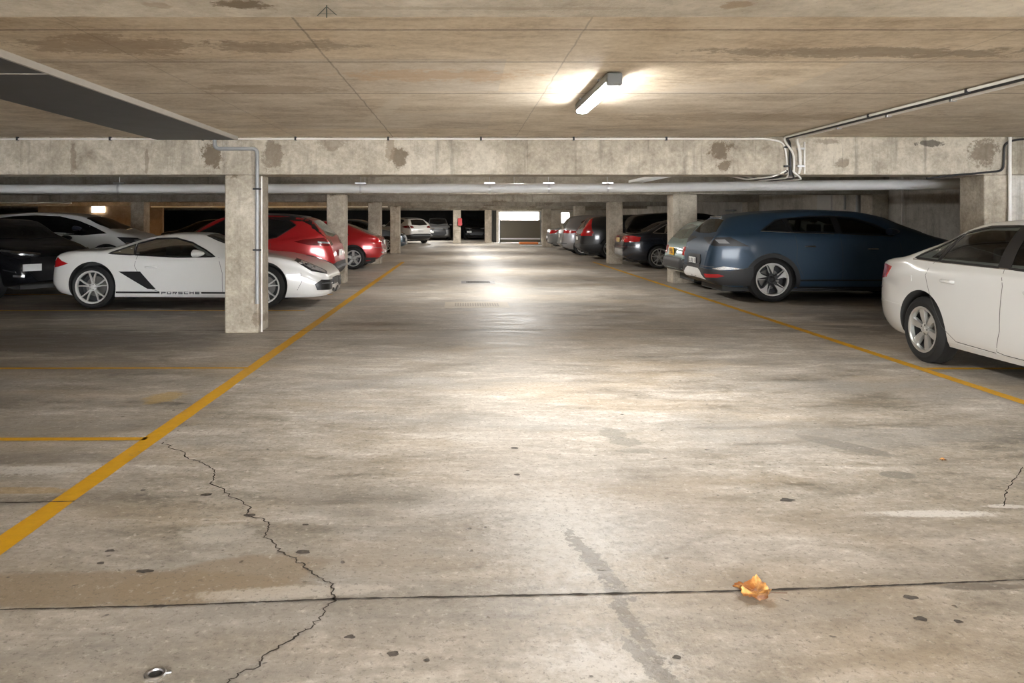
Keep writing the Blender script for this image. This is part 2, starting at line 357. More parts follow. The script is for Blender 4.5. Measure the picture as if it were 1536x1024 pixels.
line_part((-2.13, 1.6), (-2.10, 26.5), .125, 'long yellow line along the left edge of the aisle', 200)
line_part((4.60, 2.5), (4.60, 26.5), .11, 'long yellow line along the right edge of the aisle', 200)
line_part((-9.5, 7.52), (-2.16, 7.58), .07, 'yellow bay line ending at the long left line', 80)
line_part((-9.5, 5.05), (-2.16, 5.13), .07, 'nearer yellow bay line ending at the long left line', 80)
line_part((-9.5, 12.35), (-2.6, 12.35), .08, 'yellow bay line beside the white sports car')
line_part((-9.5, 15.0), (-2.6, 15.0), .08, 'yellow bay line behind the white sports car')
line_part((4.66, 7.55), (9.6, 7.55), .08, 'yellow bay line under the white sedan')
def wobble(p, n, amp, sd):
    out = []
    for (a, b) in zip(p, p[1:]):
        for i in range(n):
            t = i / n; x = a[0] + (b[0] - a[0]) * t; y = a[1] + (b[1] - a[1]) * t
            s = amp * (mnoise.noise(Vector((x * 9, y * 9, sd))) + .5 * mnoise.noise(Vector((x * 30, y * 30, sd)))); out.append((x + s + amp * .5 * mnoise.noise(Vector((x * 70, y * 70, sd))), y + s * .6 - amp * .4 * mnoise.noise(Vector((y * 60, x * 60, sd)))))
    return out + [p[-1]]
def floor_crack(px, wd, label, n=10, amp=.02, sd=1, m=M_crack):
    n = n * 2
    pts = wobble([fl(*p) for p in px], n, amp, sd)
    ws = [wd * (.5 + .9 * abs(mnoise.noise(Vector((q[0] * 14, q[1] * 14, sd))) + .3)) for q in pts]
    o = obj('crack', ribbon(pts, ws, .003), m, floor); o['label'] = label; return o
floor_crack([(0, 915), (250, 909), (500, 899), (800, 893), (1100, 887), (1300, 880), (1536, 870), (1700, 864)], .013, 'dark joint running across the near floor', 40, .006, 3)
floor_crack([(-60, 754), (40, 754), (112, 752)], .014, 'dark joint crossing under the left yellow line', 20, .004, 4)
floor_crack([(245, 664), (290, 690), (320, 703), (322, 725), (375, 765), (402, 790), (400, 808), (440, 840), (470, 860), (495, 878), (497, 897), (490, 915), (470, 940), (425, 965), (380, 1000), (330, 1030)], .0075, 'winding crack across the left of the near floor', 8, .034, 5)
floor_crack([(1536, 700), (1510, 735), (1506, 760)], .006, 'faint crack near the right edge of the floor', 8, .02, 7)
floor_crack([(-500, 497), (300, 496), (760, 495), (1260, 495)], .02, 'faint floor joint under the first cross beam', 30, .004, 9, M_joint)
M_spot = simple('spot_grime', (.11, .095, .08), .7, var=.5, scale=60)
for i, (px, py, r) in enumerate(((590, 981, .022), (1380, 928, .028), (1437, 932, .018), (1366, 896, .03), (218, 857, .03), (1181, 750, .04), (1015, 986, .016), (772, 672, .03), (775, 712, .02), (455, 828, .03), (525, 955, .02), (640, 990, .012), (165, 826, .02), (150, 845, .018), (458, 787, .016), (310, 742, .03), (375, 773, .03))):
    x, y = fl(px, py); bm = bmesh.new(); c = bm.verts.new((x, y, .002)); vs = []
    for k in range(26):
        a = 2 * PI * k / 26; q = r * .8 * (.8 + .45 * mnoise.noise(Vector((math.cos(a) * 1.1, math.sin(a) * 1.1, i * 3.1))))
        vs.append(bm.verts.new((x + q * 1.5 * math.cos(a), y + q * math.sin(a), .002)))
    for k in range(26): bm.faces.new((c, vs[k], vs[(k + 1) % 26]))
    o = obj('stain', bm, M_spot, floor); o['label'] = 'small dark spot on the floor'
# ------------------------------------------------------------------ services on the ceiling
def conduit(name, pts, r, m, label, cat, clips=(), group=None, rad=.05):
    o = obj(name, tube(bmesh.new(), bend(pts, rad), r, 10), m, smooth=True); tag(o, label, cat, group)
    for c in clips:
        x, y, z, ax = c; b = bmesh.new(); t = .012; k = r + .006
        if ax == 'X': box(b, x - t, x + t, y - k, y + k, z - k, z + k + .012)
        elif ax == 'Y': box(b, x - k, x + k, y - t, y + t, z - k, z + .02)
        else: box(b, x - k - .02, x + k + .02, y - k, y + k, z - t, z + t)
        cc = obj('pipe_clip', b, M_metal if name == 'conduit' and r > .016 and r < .021 else M_blk, o)
    return o
yb = 9.9
zc = CH + (VPY - 207.5) / F_PX * (yb - .03)
conduit('conduit', [(-8.6, yb - .02, zc - .01), (4.02, yb - .02, zc - .005), (4.22, yb - .02, zc - .05), (4.26, yb - .02, zc - .2), (4.27, yb - .02, BEAM + .06)], .012, M_cond,
    'thin pale conduit running along the top of the first cross beam', 'conduit', [(-8.3 + 1.22 * i, yb - .02, zc - .008, 'X') for i in range(10)] + [(4.265, yb - .02, 2.45, 'Z'), (4.27, yb - .02, 2.2, 'Z')], rad=.12)
conduit('conduit', [(-3.26, yb - .03, SLAB - .01), (-3.26, yb - .03, 2.43), (-2.70, yb - .03, 2.43), (-2.70, yb - .03, .39)], .026, M_condg,
    'grey conduit bending down the front of the nearest left column', 'conduit', [(-2.70, yb - .03, 1.9, 'Z'), (-2.7, yb - .03, 1.1, 'Z')], rad=.07)
conduit('conduit', [(-2.645, yb - .02, BEAM - .02), (-2.645, yb - .02, .02)], .011, M_cond, 'thin pale conduit on the corner of the nearest left column', 'conduit')
zr = SLAB - .03
conduit('conduit', [(4.22, 2.24, zr), (4.22, 9.78, zr), (4.30, 9.87, zr - .05), (4.31, 9.875, 2.4), (4.31, 9.875, BEAM - .01)], .017, M_blk, 'black cable bending down beside the right-hand conduits', 'cable', rad=.12)
conduit('conduit', [(4.31, 2.24, zr), (4.31, 9.72, zr), (4.43, 9.86, zr - .14), (4.44, 9.865, BEAM + .01), (4.40, 10.2, BEAM - .03)], .02, M_cond, 'upper pale conduit running along the ceiling to the first beam', 'conduit', [(4.31, y, zr, 'Y') for y in (4.7, 5.6, 6.6, 7.6, 8.6)] + [(4.44, 9.87, 2.43, 'Z'), (4.44, 9.87, 2.2, 'Z')], rad=.12)
conduit('conduit', [(4.17, 2.24, zr + .005), (4.17, 9.80, zr + .005), (4.36, 9.87, 2.36), (4.355, 9.87, 2.12)], .013, M_cond, 'thinner pale conduit running along the ceiling beside its twin', 'conduit', [(4.17, y, zr, 'Y') for y in (4.9, 6.2, 7.7)], rad=.12)
conduit('conduit', [(4.50, yb - .02, 2.52), (4.50, yb - .02, BEAM + .01)], .012, M_cond, 'short pale conduit at the right of the vertical group on the beam', 'conduit')
conduit('conduit', [(7.18, yb - .05, SLAB - .01), (7.18, yb - .05, .9)], .022, M_cond, 'upright pale conduit at the right edge of the streaked column', 'conduit', rad=.05)
conduit('cable', [(7.6, yb - .02, SLAB - .02), (7.28, yb - .02, SLAB - .04), (7.12, yb - .03, 2.5), (7.11, yb - .03, 2.14), (6.7, yb - .03, 2.10), (6.55, yb - .03, 2.09), (6.1, yb - .03, 2.04)], .014, M_blk, 'black cable looping around the beam end at the right', 'cable', rad=.08)
# cables crossing under the first beam
for i in range(5):
    x = 3.98 + .10 * i
    conduit('cable', [(4.26 + .02 * i, 9.9 - .02, BEAM + .05), (x + .12, 9.95, BEAM - .025 - .008 * i), (x, 10.5, BEAM - .03 - .006 * i), (x - .06, 11.6, BEAM + .12), (x - .06, 13.2, BEAM + .2)], .012, M_blk if i % 2 else M_cond,
        'short run of cable passing under the first cross beam', 'cable', group='cables under the first cross beam', rad=.06)
# large grey pipe
zp = CH + (VPY - 284) / F_PX * 14
pts = [(-12.5, 14.0, zp + .0), (3.3, 14.0, zp + .03), (5.0, 13.2, zp + .03), (7.0, 11.9, 2.05), (8.6, 11.2, 2.05)]
o = obj('pipe', tube(bmesh.new(), bend(pts, .35, 8), .085, 20), M_pipe, smooth=True); tag(o, 'long grey drain pipe slung across the aisle behind the first beam', 'pipe')
for x in (-9, -6.4, -1.9, .5, 1.6, 2.7):
    b = bmesh.new(); lathe(b, [(.092, -.02), (.092, .02)], 20, axis='X'); bmesh.ops.translate(b, verts=b.verts[:], vec=(x, 14, zp + .01 + .03 * (x > 0) * x / 3.3)); tube(b, [(x, 14, zp + .1), (x, 14, SLAB)], .006, 6); box(b, x - .10, x + .10, 13.95, 14.0, zp + .10, zp + .13)
    obj('pipe_hanger', b, M_metal, o)
conduit('pipe', [(4.9, 13.6, 2.17), (6.6, 12.7, 2.13), (8.3, 12.2, 2.13)], .03, M_condg, 'thin grey pipe above the right end of the drain pipe', 'pipe')
conduit('pipe', [(3.3, 14.6, 2.17), (-2.2, 14.6, 2.17)], .012, M_condg, 'thin conduit lying just behind the long drain pipe', 'pipe')
for o_, ps in ((bpy.data.objects['pipe.001'], ((5.75, 13.15), (7.5, 12.45))), (bpy.data.objects['pipe.002'], ((-1.9, 14.6), (1.0, 14.6)))):
    for (x, y) in ps: obj('hanger_rod', tube(bmesh.new(), [(x, y, 2.15), (x, y, SLAB)], .006, 6), M_metal, o_)
# perforated cable tray
M_tray = simple('galvanised_tray', (.82, .82, .80), .4, .3)
def tray(x, y0, y1, z, w_, label):
    b = bmesh.new()
    for s in (-1, 1): box(b, x + s * w_ / 2 - .004, x + s * w_ / 2 + .004, y0, y1, z, z + .05)
    k = int((y1 - y0) / .09)
    for i in range(k): box(b, x - w_ / 2, x + w_ / 2, y0 + i * .09, y0 + i * .09 + .03, z, z + .006)
    o = obj('cable_tray', b, M_tray); tag(o, label, 'cable tray')
    b = bmesh.new()
    for s in (-.3, 0, .3): tube(b, [(x + s * w_, y0 + .02, z + .02), (x + s * w_, y1, z + .02)], .014, 6)
    obj('tray_cable', b, M_blk, o)
    for yy in (y0 + .2, y1 - .2): obj('hanger_rod', tube(bmesh.new(), [(x + w_ / 2, yy, z), (x + w_ / 2, yy, SLAB)], .006, 6), M_metal, o)
tray(3.82, 12.6, 16.6, 2.31, .3, 'perforated metal cable tray hung behind the first beam')
tray(5.55, 19.5, 24, 2.33, .25, 'perforated metal cable tray above the black sedan')
# duct on the ceiling at the left
duct = empty('ceiling_duct', (-3.5, 6, SLAB)); tag(duct, 'flat dark grey duct along the ceiling over the left column line', 'duct')
obj('duct_body', bx(-.52, .52, -3.78, 3.88, -.045, 0), M_duct, duct)
obj('duct_edge', bx(.52, .545, -3.78, 3.88, -.05, 0), M_ductl, duct)['label'] = 'pale metal edge strip'
obj('duct_seam', bx(-.525, .525, -.62, -.60, -.049, -.043), M_ductl, duct)['label'] = 'pale seam across the duct'
# battens
def batten(x, y, label, m=M_lamp, rz=0, L=1.5, z=SLAB):
    t = empty('ceiling_light', (x, y, z), rz); tag(t, label, 'ceiling light', 'batten lights')
    b = bmesh.new(); box(b, -.062, .062, -L / 2, L / 2, -.075, -.012, bev=.008)
    obj('housing', b, M_house, t)
    for s in (-1, 1): obj('end_cap', bx(-.057, .057, s * L / 2 - .03, s * L / 2 + .03, -.10, -.008, bev=.012), M_house, t)
    for s in (-1, 1): obj('bracket', bx(-.07, .07, s * L * .3 - .012, s * L * .3 + .012, -.012, 0), M_metal, t)
    b = bmesh.new(); n = 8; pr = [(.056 * math.cos(a) * 1.0, -.074 - .028 * math.sin(a)) for a in [PI * i / n for i in range(n + 1)]]
    prism(b, pr, -L / 2 + .03, L / 2 - .03); obj('diffuser', b, m, t, smooth=True)
    return t
bl_lab = ['lit batten light on the ceiling behind the viewpoint', 'lit white batten light on the near ceiling, right of centre', 'batten light hidden behind the first cross beam', 'batten light behind the second cross beam', 'batten light behind the third cross beam', 'batten light behind the fourth cross beam', 'batten light near the roller gate', 'unseen batten light added to brighten the grey hatchback in the far dark bay']
LAMP_Y.append(51.4)  # extra unseen lamp, added to brighten the far grey hatchback
for y, l in zip(LAMP_Y, bl_lab): batten(1.12 if y < 40 else (.6 if y < 50 else -2.2), y, l)
for x, y in ((-8, 29.2), (-16, 29.2), (-8, 36.5)): batten(x, y, 'unseen warm batten light added deep in the left bays, %s' % {-8: 'nearer the aisle', -16: 'farther out'}[x] + (', behind the lit beam' if y > 30 else ''), M_lampw, R(90))  # hidden lamps added to throw warm light on the left-bay beams
for (x0, x1, y, z, l) in ((-13.7, -3.3, 33.02, 2.054, 'thin pale pipe added as the bright line of light under the warm-lit beam in the left bays'), (-16.4, -13.2, 25.32, 2.054, 'thin pale pipe added as the bright line of light at the outer left under the third beam')):  # pale pipes added to draw the bright lines of light under the beams
    conduit('pipe', [(x0, y, z), (x1, y, z)], .035, simple('bright_line_pipe', (.85, .8, .7), .4), l, 'pipe')
# ------------------------------------------------------------------ right wall fittings
o = obj('downpipe', tube(bmesh.new(), [(9.8, 18.6, 0), (9.8, 18.6, SLAB)], .055, 12), M_condg, smooth=True); tag(o, 'dark grey downpipe on the right wall', 'pipe')
o = obj('downpipe', tube(bmesh.new(), [(9.93, 19.5, 1.75), (9.93, 19.5, SLAB)], .03, 10), M_condg, smooth=True); tag(o, 'short dark pipe ending high on the right wall', 'pipe')
o = obj('downpipe', tube(bmesh.new(), [(9.93, 16.95, 0), (9.93, 16.95, SLAB)], .02, 10), M_cond, smooth=True); tag(o, 'thin pale pipe right of the dark pilaster', 'pipe')
o = obj('door_1', bx(9.96, 9.999, 20.3, 21.1, .02, 2.2), simple('white_door_paint', (.62, .62, .6), .5)); o['kind'] = 'structure'; tag(o, 'white door panel on the right wall', 'door')
o = obj('wall_light', bx(9.86, 9.995, 27.4, 28.2, 1.80, 1.86, bev=.01), M_house); tag(o, 'dark wall light on the right wall above the green estate', 'wall light')
# ------------------------------------------------------------------ gate, outside
gate = empty('roller_gate', (3.67, 47.9, 0)); tag(gate, 'half-open dark slatted roller gate at the end of the aisle', 'gate')
b = bmesh.new()
for i in range(15): box(b, -1.28, 1.28, -.02, .02 + .01 * (i % 2), .30 + i * .0775, .30 + i * .0775 + .07)
box(b, -1.28, 1.28, .02, .03, .02, 1.46)
obj('slat_panel', b, simple('gate_olive', (.16, .145, .105), .5), gate)
obj('bottom_rail', bx(-1.30, 1.28, -.05, .05, .22, .31), simple('white_rail', (.75, .76, .78), .4), gate)['label'] = 'white bottom rail'
for s in (-1, 1): obj('guide_rail', bx(s * 1.3 - .03, s * 1.3 + .03, -.05, .05, 0, 2.0), M_house, gate)
b = bmesh.new()
for i in range(7): tube(b, [(-1.15 + i * .08, 0, 1.45), (-1.15 + i * .08, 0, 1.98)], .008, 6)
obj('bar', b, M_house, gate)
struct('ground_outside', bx(2.2, 12, 49.25, 58, -.1, -.002), simple('outside_paving', (.5, .45, .4), .8), 'sunlit paving outside the roller gate', 'ground')
b = bmesh.new()
for i in range(60): box(b, 1.9 + i * .17, 1.9 + i * .17 + .12, 54, 54.06, 0, 5)
box(b, 1.9, 12.1, 54.03, 54.09, 0, 5)
o = obj('fence', b, simple('white_fence', (.80, .79, .75), .5)); tag(o, 'white ribbed fence seen above the roller gate', 'fence')
sh = obj('white_patch', bx(-.8, .7, -.5, .5, .0, .03, bev=.01), simple('patch_white', (.8, .81, .85), .3), loc=(4.1, 42.6, 0)); tag(sh, 'thin white patch on the floor before the roller gate', 'sheet')  # thin pale slab lying flat
sh = obj('board', bx(-.55, .55, -.4, .4, 0, .12, bev=.01), simple('orange_board', (.75, .22, .05), .5), loc=(4.0, 45.6, 0)); tag(sh, 'orange board lying on the floor under the roller gate', 'board')
fb = empty('fire_hose_box', (-.2, 46.9, 1.1)); tag(fb, 'small red box fixed on the far column', 'fire box')
obj('cabinet', bx(-.1, .16, -.13, 0, 0, .48, bev=.01), simple('fire_red', (.28, .015, .015), .4), fb)
obj('door', bx(-.08, .14, -.14, -.13, .03, .45), simple('fire_red_door', (.45, .02, .02), .3), fb)
# ------------------------------------------------------------------ floor fittings
def grate(px, py, w_, d_, label, m, slots, ms, name='drain_grate'):
    x, y = fl(px, py); t = empty(name, (x, y, 0)); tag(t, label, 'drain cover')
    b = bmesh.new(); box(b, -w_ / 2, w_ / 2, -d_ / 2, d_ / 2, 0, .004); obj('frame', b, m, t)
    b = bmesh.new()
    for i in range(slots):
        u = -w_ * .33 + w_ * .66 * i / (slots - 1); box(b, u - .012, u + .012, -d_ * .3, d_ * .3, .003, .006)
    obj('slot', b, ms, t)['kind'] = 'stuff'
grate(717, 423, .8, .75, 'grey slotted drain grate in the middle of the aisle', simple('drain_grey', (.22, .21, .20), .5, .5), 16, M_crack)
grate(715, 457, 1.12, .85, 'pale slotted concrete cover in the aisle, nearer than the grey grate', simple('cover_tan', (.50, .44, .35), .6), 18, simple('cover_slot', (.34, .30, .25), .7), 'trench_cover')
x, y = fl(233, 1012)
ring = empty('metal_ring', (x, y, 0), R(15)); tag(ring, 'small worn metal ring lying on the near floor', 'ring')
b = bmesh.new(); lathe(b, [(.022, 0), (.034, 0), (.036, .004), (.032, .008), (.024, .007), (.022, .002)], 28, axis='Z', closed=True); obj('rim', b, M_metal, ring, smooth=True)
b = bmesh.new(); lathe(b, [(.001, .002), (.0225, .002)], 28, axis='Z'); obj('centre', b, M_blk, ring)['label'] = 'black centre'
b = bmesh.new(); box(b, .030, .050, -.006, .006, 0, .006, bev=.002); obj('tab', b, M_metal, ring)
# leaf
def leaf(px, py, size, rz, label, crump=1.0):
    x, y = fl(px, py); t = empty('dry_leaf', (x, y, 0), rz); tag(t, label, 'leaf', None)
    lobes = [(0, 1.0), (16, .70), (26, .72), (46, .98), (60, .72), (80, .68), (100, .84), (122, .62), (150, .55), (180, .2), (210, .55), (238, .62), (260, .84), (280, .68), (298, .72), (314, .98), (334, .72), (344, .70)]
    n = 14; bm = bmesh.new(); rings = []
    for k in range(1, n + 1):
        ring_ = []
        for j in range(72):
            a = j * 5
            for i in range(len(lobes)):
                a0, r0 = lobes[i]; a1, r1 = lobes[(i + 1) % len(lobes)]; a1 = a1 if a1 > a0 else a1 + 360
                if a0 <= a < a1: rr = r0 + (r1 - r0) * ((a - a0) / (a1 - a0)); break
            rr *= (1 + .07 * math.sin(j * 2.7)); q = k / n; A = R(a)
            X_, Y_ = rr * q * math.cos(A) * size, rr * q * math.sin(A) * size * .8
            h = size * crump * (.10 + .42 * (q ** 2) * (.5 + .5 * math.sin(A * 3 + .6)) + .16 * mnoise.noise(Vector((X_ * 40, Y_ * 40, 2))) * q + .10 * abs(math.sin(A * 4.5)) * q)
            X_ *= (1 - .25 * q * crump * abs(math.cos(A * 1.5)))
            ring_.append(bm.verts.new((X_, Y_, max(.001, h))))
        rings.append(ring_)
    c = bm.verts.new((0, 0, .06 * size))
    for j in range(72): bm.faces.new((c, rings[0][j], rings[0][(j + 1) % 72]))
    for A_, B_ in zip(rings, rings[1:]):
        for j in range(72): bm.faces.new((A_[j], A_[(j + 1) % 72], B_[(j + 1) % 72], B_[j]))
    n_ = NT('leaf_orange'); f = n_.noise(45, 5, .7); g = n_.noise(18, 3, .6)
    n_.put(n_.b.inputs['Base Color'], n_.mix(n_.rng(g, .4, .62), n_.mix(f, (.80, .50, .20), (.62, .27, .05)), (.36, .12, .02))); n_.b.inputs['Roughness'].default_value = .55
    obj('blade', bm, n_.m, t, smooth='all')
    b = bmesh.new()
    for a, l in ((0, .8), (48, .7), (100, .5), (260, .5), (312, .7)):
        pts = [(math.cos(R(a)) * size * l * q * .9, math.sin(R(a)) * size * .8 * l * q, size * (.10 + .25 * q * q * (.5 + .5 * math.sin(R(a) * 3 + .6))) + .001) for q in (0, .3, .6, .9)]
        tube(b, pts, [.0012, .001, .0008, .0004], 5)
    obj('vein', b, simple('leaf_vein', (.55, .25, .06), .6), t)
    obj('stem', tube(bmesh.new(), [(-.02 * size, 0, .006), (-size * .5, -size * .05, .010), (-size * 1.05, -size * .22, .004)], [.0016, .0012, .0014], 6), simple('leaf_stem', (.12, .05, .02), .6), t)
leaf(1136, 892, .115, R(172), 'curled orange dry maple leaf on the near floor joint', .62)
leaf(1414, 690, .03, R(40), 'tiny orange leaf scrap on the floor at the right', .6)
# ------------------------------------------------------------------ cars
# car frame: x forward from the tail, y to the left, z up; root at the middle of the tail on the floor
_paint = {}
def paint(name, col, metal=0.0, rough=.35, flake=0):
    if name not in _paint: _paint[name] = simple(name, col, rough, metal, .2 if max(col) < .02 else 1.0, var=.02, scale=2, spec=.25 if max(col) < .02 else .5)
    return _paint[name]
def glass_mat():
    n = NT('tinted_glass'); t = n.t; tr = n.new('BsdfTransparent'); tr.inputs[0].default_value = (.34, .37, .36, 1)
    gl = n.new('BsdfGlossy'); gl.inputs['Roughness'].default_value = .02; fr = n.new('Fresnel'); fr.inputs[0].default_value = 1.5
    mx = n.new('MixShader'); n.put(mx.inputs[0], fr.outputs[0]); n.put(mx.inputs[1], tr.outputs[0]); n.put(mx.inputs[2], gl.outputs[0])
    n.put(t.nodes['Material Output'].inputs[0], mx.outputs[0]); return n.m
G_clear = glass_mat()
G_dark = simple('dark_car_glass', (.006, .007, .008), .04, 0, 0, var=0)
G_pale = simple('greenish_car_glass', (.12, .14, .125), .05, 0, 0, var=.1)
G_tan = simple('side_glass_tan', (.16, .14, .10), .1, 0, 1, var=.05)  # flat tan glass, lighter than the dark panes
K_trim = simple('black_car_trim', (.008, .008, .009), .4)
K_plas = simple('dark_grey_plastic', (.026, .027, .029), .5)
K_in = simple('car_interior', (.045, .045, .043), .8)
K_seat = simple('car_seat_cloth', (.035, .035, .036), .9)
K_tyre = simple('tyre_rubber', (.012, .012, .012), .7, var=.15, scale=40)
K_chr = simple('chrome', (.75, .76, .78), .12, 1)
K_alu = simple('wheel_silver', (.62, .62, .60), .3, .75)
K_aluw = simple('wheel_pale', (.66, .66, .64), .35, .3)
K_red = simple('tail_lamp_red', (.50, .012, .015), .12, 0, 1)
K_dred = simple('tail_lamp_dark_red', (.16, .01, .012), .12, 0, 1)
K_lens = simple('head_lamp_lens', (.55, .57, .60), .10, .6, 1)
K_white = simple('plate_white', (.75, .75, .73), .5)
K_yel = simple('plate_yellow', (.85, .45, .02), .5)
K_seam = simple('panel_gap', (.06, .06, .058), .7)
K_ink = simple('plate_ink', (.05, .05, .06), .6)

def interp(pts, x):
    if x <= pts[0][0]: return pts[0][1]
    if x >= pts[-1][0]: return pts[-1][1]
    for i in range(len(pts) - 1):
        (x0, y0), (x1, y1) = pts[i], pts[i + 1]
        if x0 <= x <= x1:
            h = x1 - x0
            if h < 1e-9: return y1
            m = (y1 - y0) / h
            def sl(k):
                if k <= 0 or k >= len(pts) - 1: return m
                a = (pts[k][1] - pts[k - 1][1]) / max(1e-6, pts[k][0] - pts[k - 1][0]); b = (pts[k + 1][1] - pts[k][1]) / max(1e-6, pts[k + 1][0] - pts[k][0])
                return 0 if a * b <= 0 else 2 * a * b / (a + b)
            m0, m1 = sl(i), sl(i + 1); t = (x - x0) / h
            return (2 * t ** 3 - 3 * t * t + 1) * y0 + (t ** 3 - 2 * t * t + t) * h * m0 + (-2 * t ** 3 + 3 * t * t) * y1 + (t ** 3 - t * t) * h * m1
def cr(P, n):     # Catmull-Rom through points, n samples per span
    out = []
    for i in range(len(P) - 1):
        p0, p1, p2, p3 = P[max(i - 1, 0)], P[i], P[i + 1], P[min(i + 2, len(P) - 1)]
        for k in range(n):
            t = k / n
            out.append(tuple(.5 * ((2 * p1[j]) + (-p0[j] + p2[j]) * t + (2 * p0[j] - 5 * p1[j] + 4 * p2[j] - p3[j]) * t * t + (-p0[j] + 3 * p1[j] - 3 * p2[j] + p3[j]) * t ** 3) for j in (0, 1)))
    out.append(P[-1]); return out

class Body:
    def __init__(s, sp):
        s.sp = sp; L = s.L = sp['L']; s.W = sp['W'] / 2
        rad = sp.get('round', .13)
        rs = [rad * (1 - math.cos(PI / 2 * k / 6)) for k in range(7)]
        n = sp.get('n', 70)
        mid = [rad + (L - 2 * rad) * k / n for k in range(1, n)]
        rs = rs + mid + [L - q for q in reversed(rs)]
        bm = bmesh.new(); rings = []
        for r in rs:
            e = min(r, L - r); f = 1.0 if e >= rad else math.sqrt(max(0, 1 - (1 - e / rad) ** 2))
            sec = s.section(max(r, .0), f); rings.append([bm.verts.new((r, y, z)) for (y, z) in sec])
        for A, B in zip(rings, rings[1:]):
            k = len(A)
            for i in range(k):
                try: bm.faces.new((A[i], A[(i + 1) % k], B[(i + 1) % k], B[i]))
                except ValueError: pass
        bm.faces.new(rings[0]); bm.faces.new(rings[-1][::-1])
        bmesh.ops.recalc_face_normals(bm, faces=bm.faces[:])
        s.bm = bm; s.bvh = BVHTree.FromBMesh(bm)
    def halfw(s, r):
        sp = s.sp; ar, kr = sp.get('rear_taper', (.55, .13)); af, kf = sp.get('front_taper', (1.0, .2))
        w_ = 1.0
        if r < ar: w_ -= kr * (1 - r / ar) ** 2.2
        if s.L - r < af: w_ -= kf * (1 - (s.L - r) / af) ** 2.2
        return s.W * w_
    def section(s, r, f):
        sp = s.sp; W = s.halfw(r); zt = interp(sp['top'], r); zb = interp(sp['bot'], r); belt = interp(sp['belt'], r)
        bl_ = min(belt, zt - .035); g = max(0, min(1, (zt - bl_ - .04) / .30)); g = g * g * (3 - 2 * g)
        sh = bl_ - .09; Wr = W * (.86 * (1 - g) + sp.get('roofw', .66) * g); dz = .02 * (1 - g) + .055 * g
        h = sh - zb; wb = .955 * (1 - g) + .915 * g
        p8 = (Wr, zt - dz)
        P = [(0, zb), (.80 * W, zb), (.93 * W, zb + .03), (.985 * W, zb + .24 * h), (1.0 * W, zb + .55 * h), (.99 * W, zb + .85 * h), (.965 * W, sh + .02), (wb * W, bl_),
             ((wb * W + p8[0]) / 2 + .018 * g * W + .012, (bl_ + p8[1]) / 2 + .01), p8, (Wr * .82, zt - dz * .35), (Wr * .4, zt - dz * .06), (0, zt)]
        c = cr(P, 3)
        if f < 1:
            zm = (zb + zt) / 2; fz = .80 + .20 * f; fy = .86 + .14 * f; c = [(y * fy, zm + (z - zm) * fz) for y, z in c]
        return c + [(-y, z) for y, z in c[-2:0:-1]]
    def map(s, mode, u, v, off):
        L = s.L
        if mode == 'L': o, d = Vector((u, 3, v)), Vector((0, -1, 0))
        elif mode == 'R': o, d = Vector((u, -3, v)), Vector((0, 1, 0))
        elif mode == 'T': o, d = Vector((u, v, 4)), Vector((0, 0, -1))
        elif mode == 'B': o, d = Vector((-2, u, v)), Vector((1, 0, 0))
        elif mode == 'F': o, d = Vector((L + 2, u, v)), Vector((-1, 0, 0))
        elif mode == 'BW': a = R(u); d = Vector((math.cos(a), -math.sin(a), 0)); o = Vector((.9, 0, v)) - d * 4
        elif mode == 'FW': a = R(u); d = Vector((-math.cos(a), -math.sin(a), 0)); o = Vector((L - .9, 0, v)) - d * 4
        h = s.bvh.ray_cast(o, d)
        if h[0] is None:
            q = o + d * 3; h = s.bvh.find_nearest(q if mode not in 'LR' else Vector((u, s.W * (1 if mode == 'L' else -1), v)))
            if h[0] is None: return q
        nrm = h[1]
        if nrm.dot(d) > 0: nrm = -nrm
        return h[0] + nrm * off
    def mapn(s, bm, verts, faces, mode, off, thick):
        ang = mode in ('BW', 'FW')
        vv = [bm.verts.new(s.map(mode, u, v, off)) for u, v in verts]; fs = []
        for f in faces:
            if len(set(f)) < 3: continue
            try: fs.append(bm.faces.new([vv[i] for i in f]))
            except ValueError: pass
        bmesh.ops.recalc_face_normals(bm, faces=fs)
        if thick:
            eb = [e for e in {e for f in fs for e in f.edges} if len(e.link_faces) == 1]; mp = {}
            idx = {v: i for i, v in enumerate(vv)}
            for e in eb:
                for v in e.verts:
                    if v not in mp: u_, v_ = verts[idx[v]]; mp[v] = bm.verts.new(s.map(mode, u_, v_, off - thick))
            for e in eb:
                a, b = e.verts
                try: bm.faces.new((a, b, mp[b], mp[a]))
                except ValueError: pass
    def patch(s, bm, poly, mode, off=.004, thick=.012, g=.055):
        ang = mode in ('BW', 'FW'); k = 60.0 if ang else 1.0      # degrees scaled for a near-square grid
        P = [(u / k, v) for u, v in poly]; D = []
        for i in range(len(P)):
            a, b = P[i], P[(i + 1) % len(P)]; n = max(1, int(math.hypot(b[0] - a[0], b[1] - a[1]) / g))
            D += [(a[0] + (b[0] - a[0]) * j / n, a[1] + (b[1] - a[1]) * j / n) for j in range(n)]
        x0, x1 = min(p[0] for p in D), max(p[0] for p in D); z0, z1 = min(p[1] for p in D), max(p[1] for p in D)
        pts = [Vector(p) for p in D]
        i = x0 + g * .5
        while i < x1:
            j = z0 + g * .5
            while j < z1: pts.append(Vector((i, j))); j += g
            i += g
        vs, es, fs, *_ = delaunay_2d_cdt(pts, [], [list(range(len(D)))], 1, 1e-5)
        used = sorted({i for f in fs for i in f}); mp = {o_: n_ for n_, o_ in enumerate(used)}
        s.mapn(bm, [(vs[i][0] * k, vs[i][1]) for i in used], [[mp[i] for i in f] for f in fs], mode, off, thick)
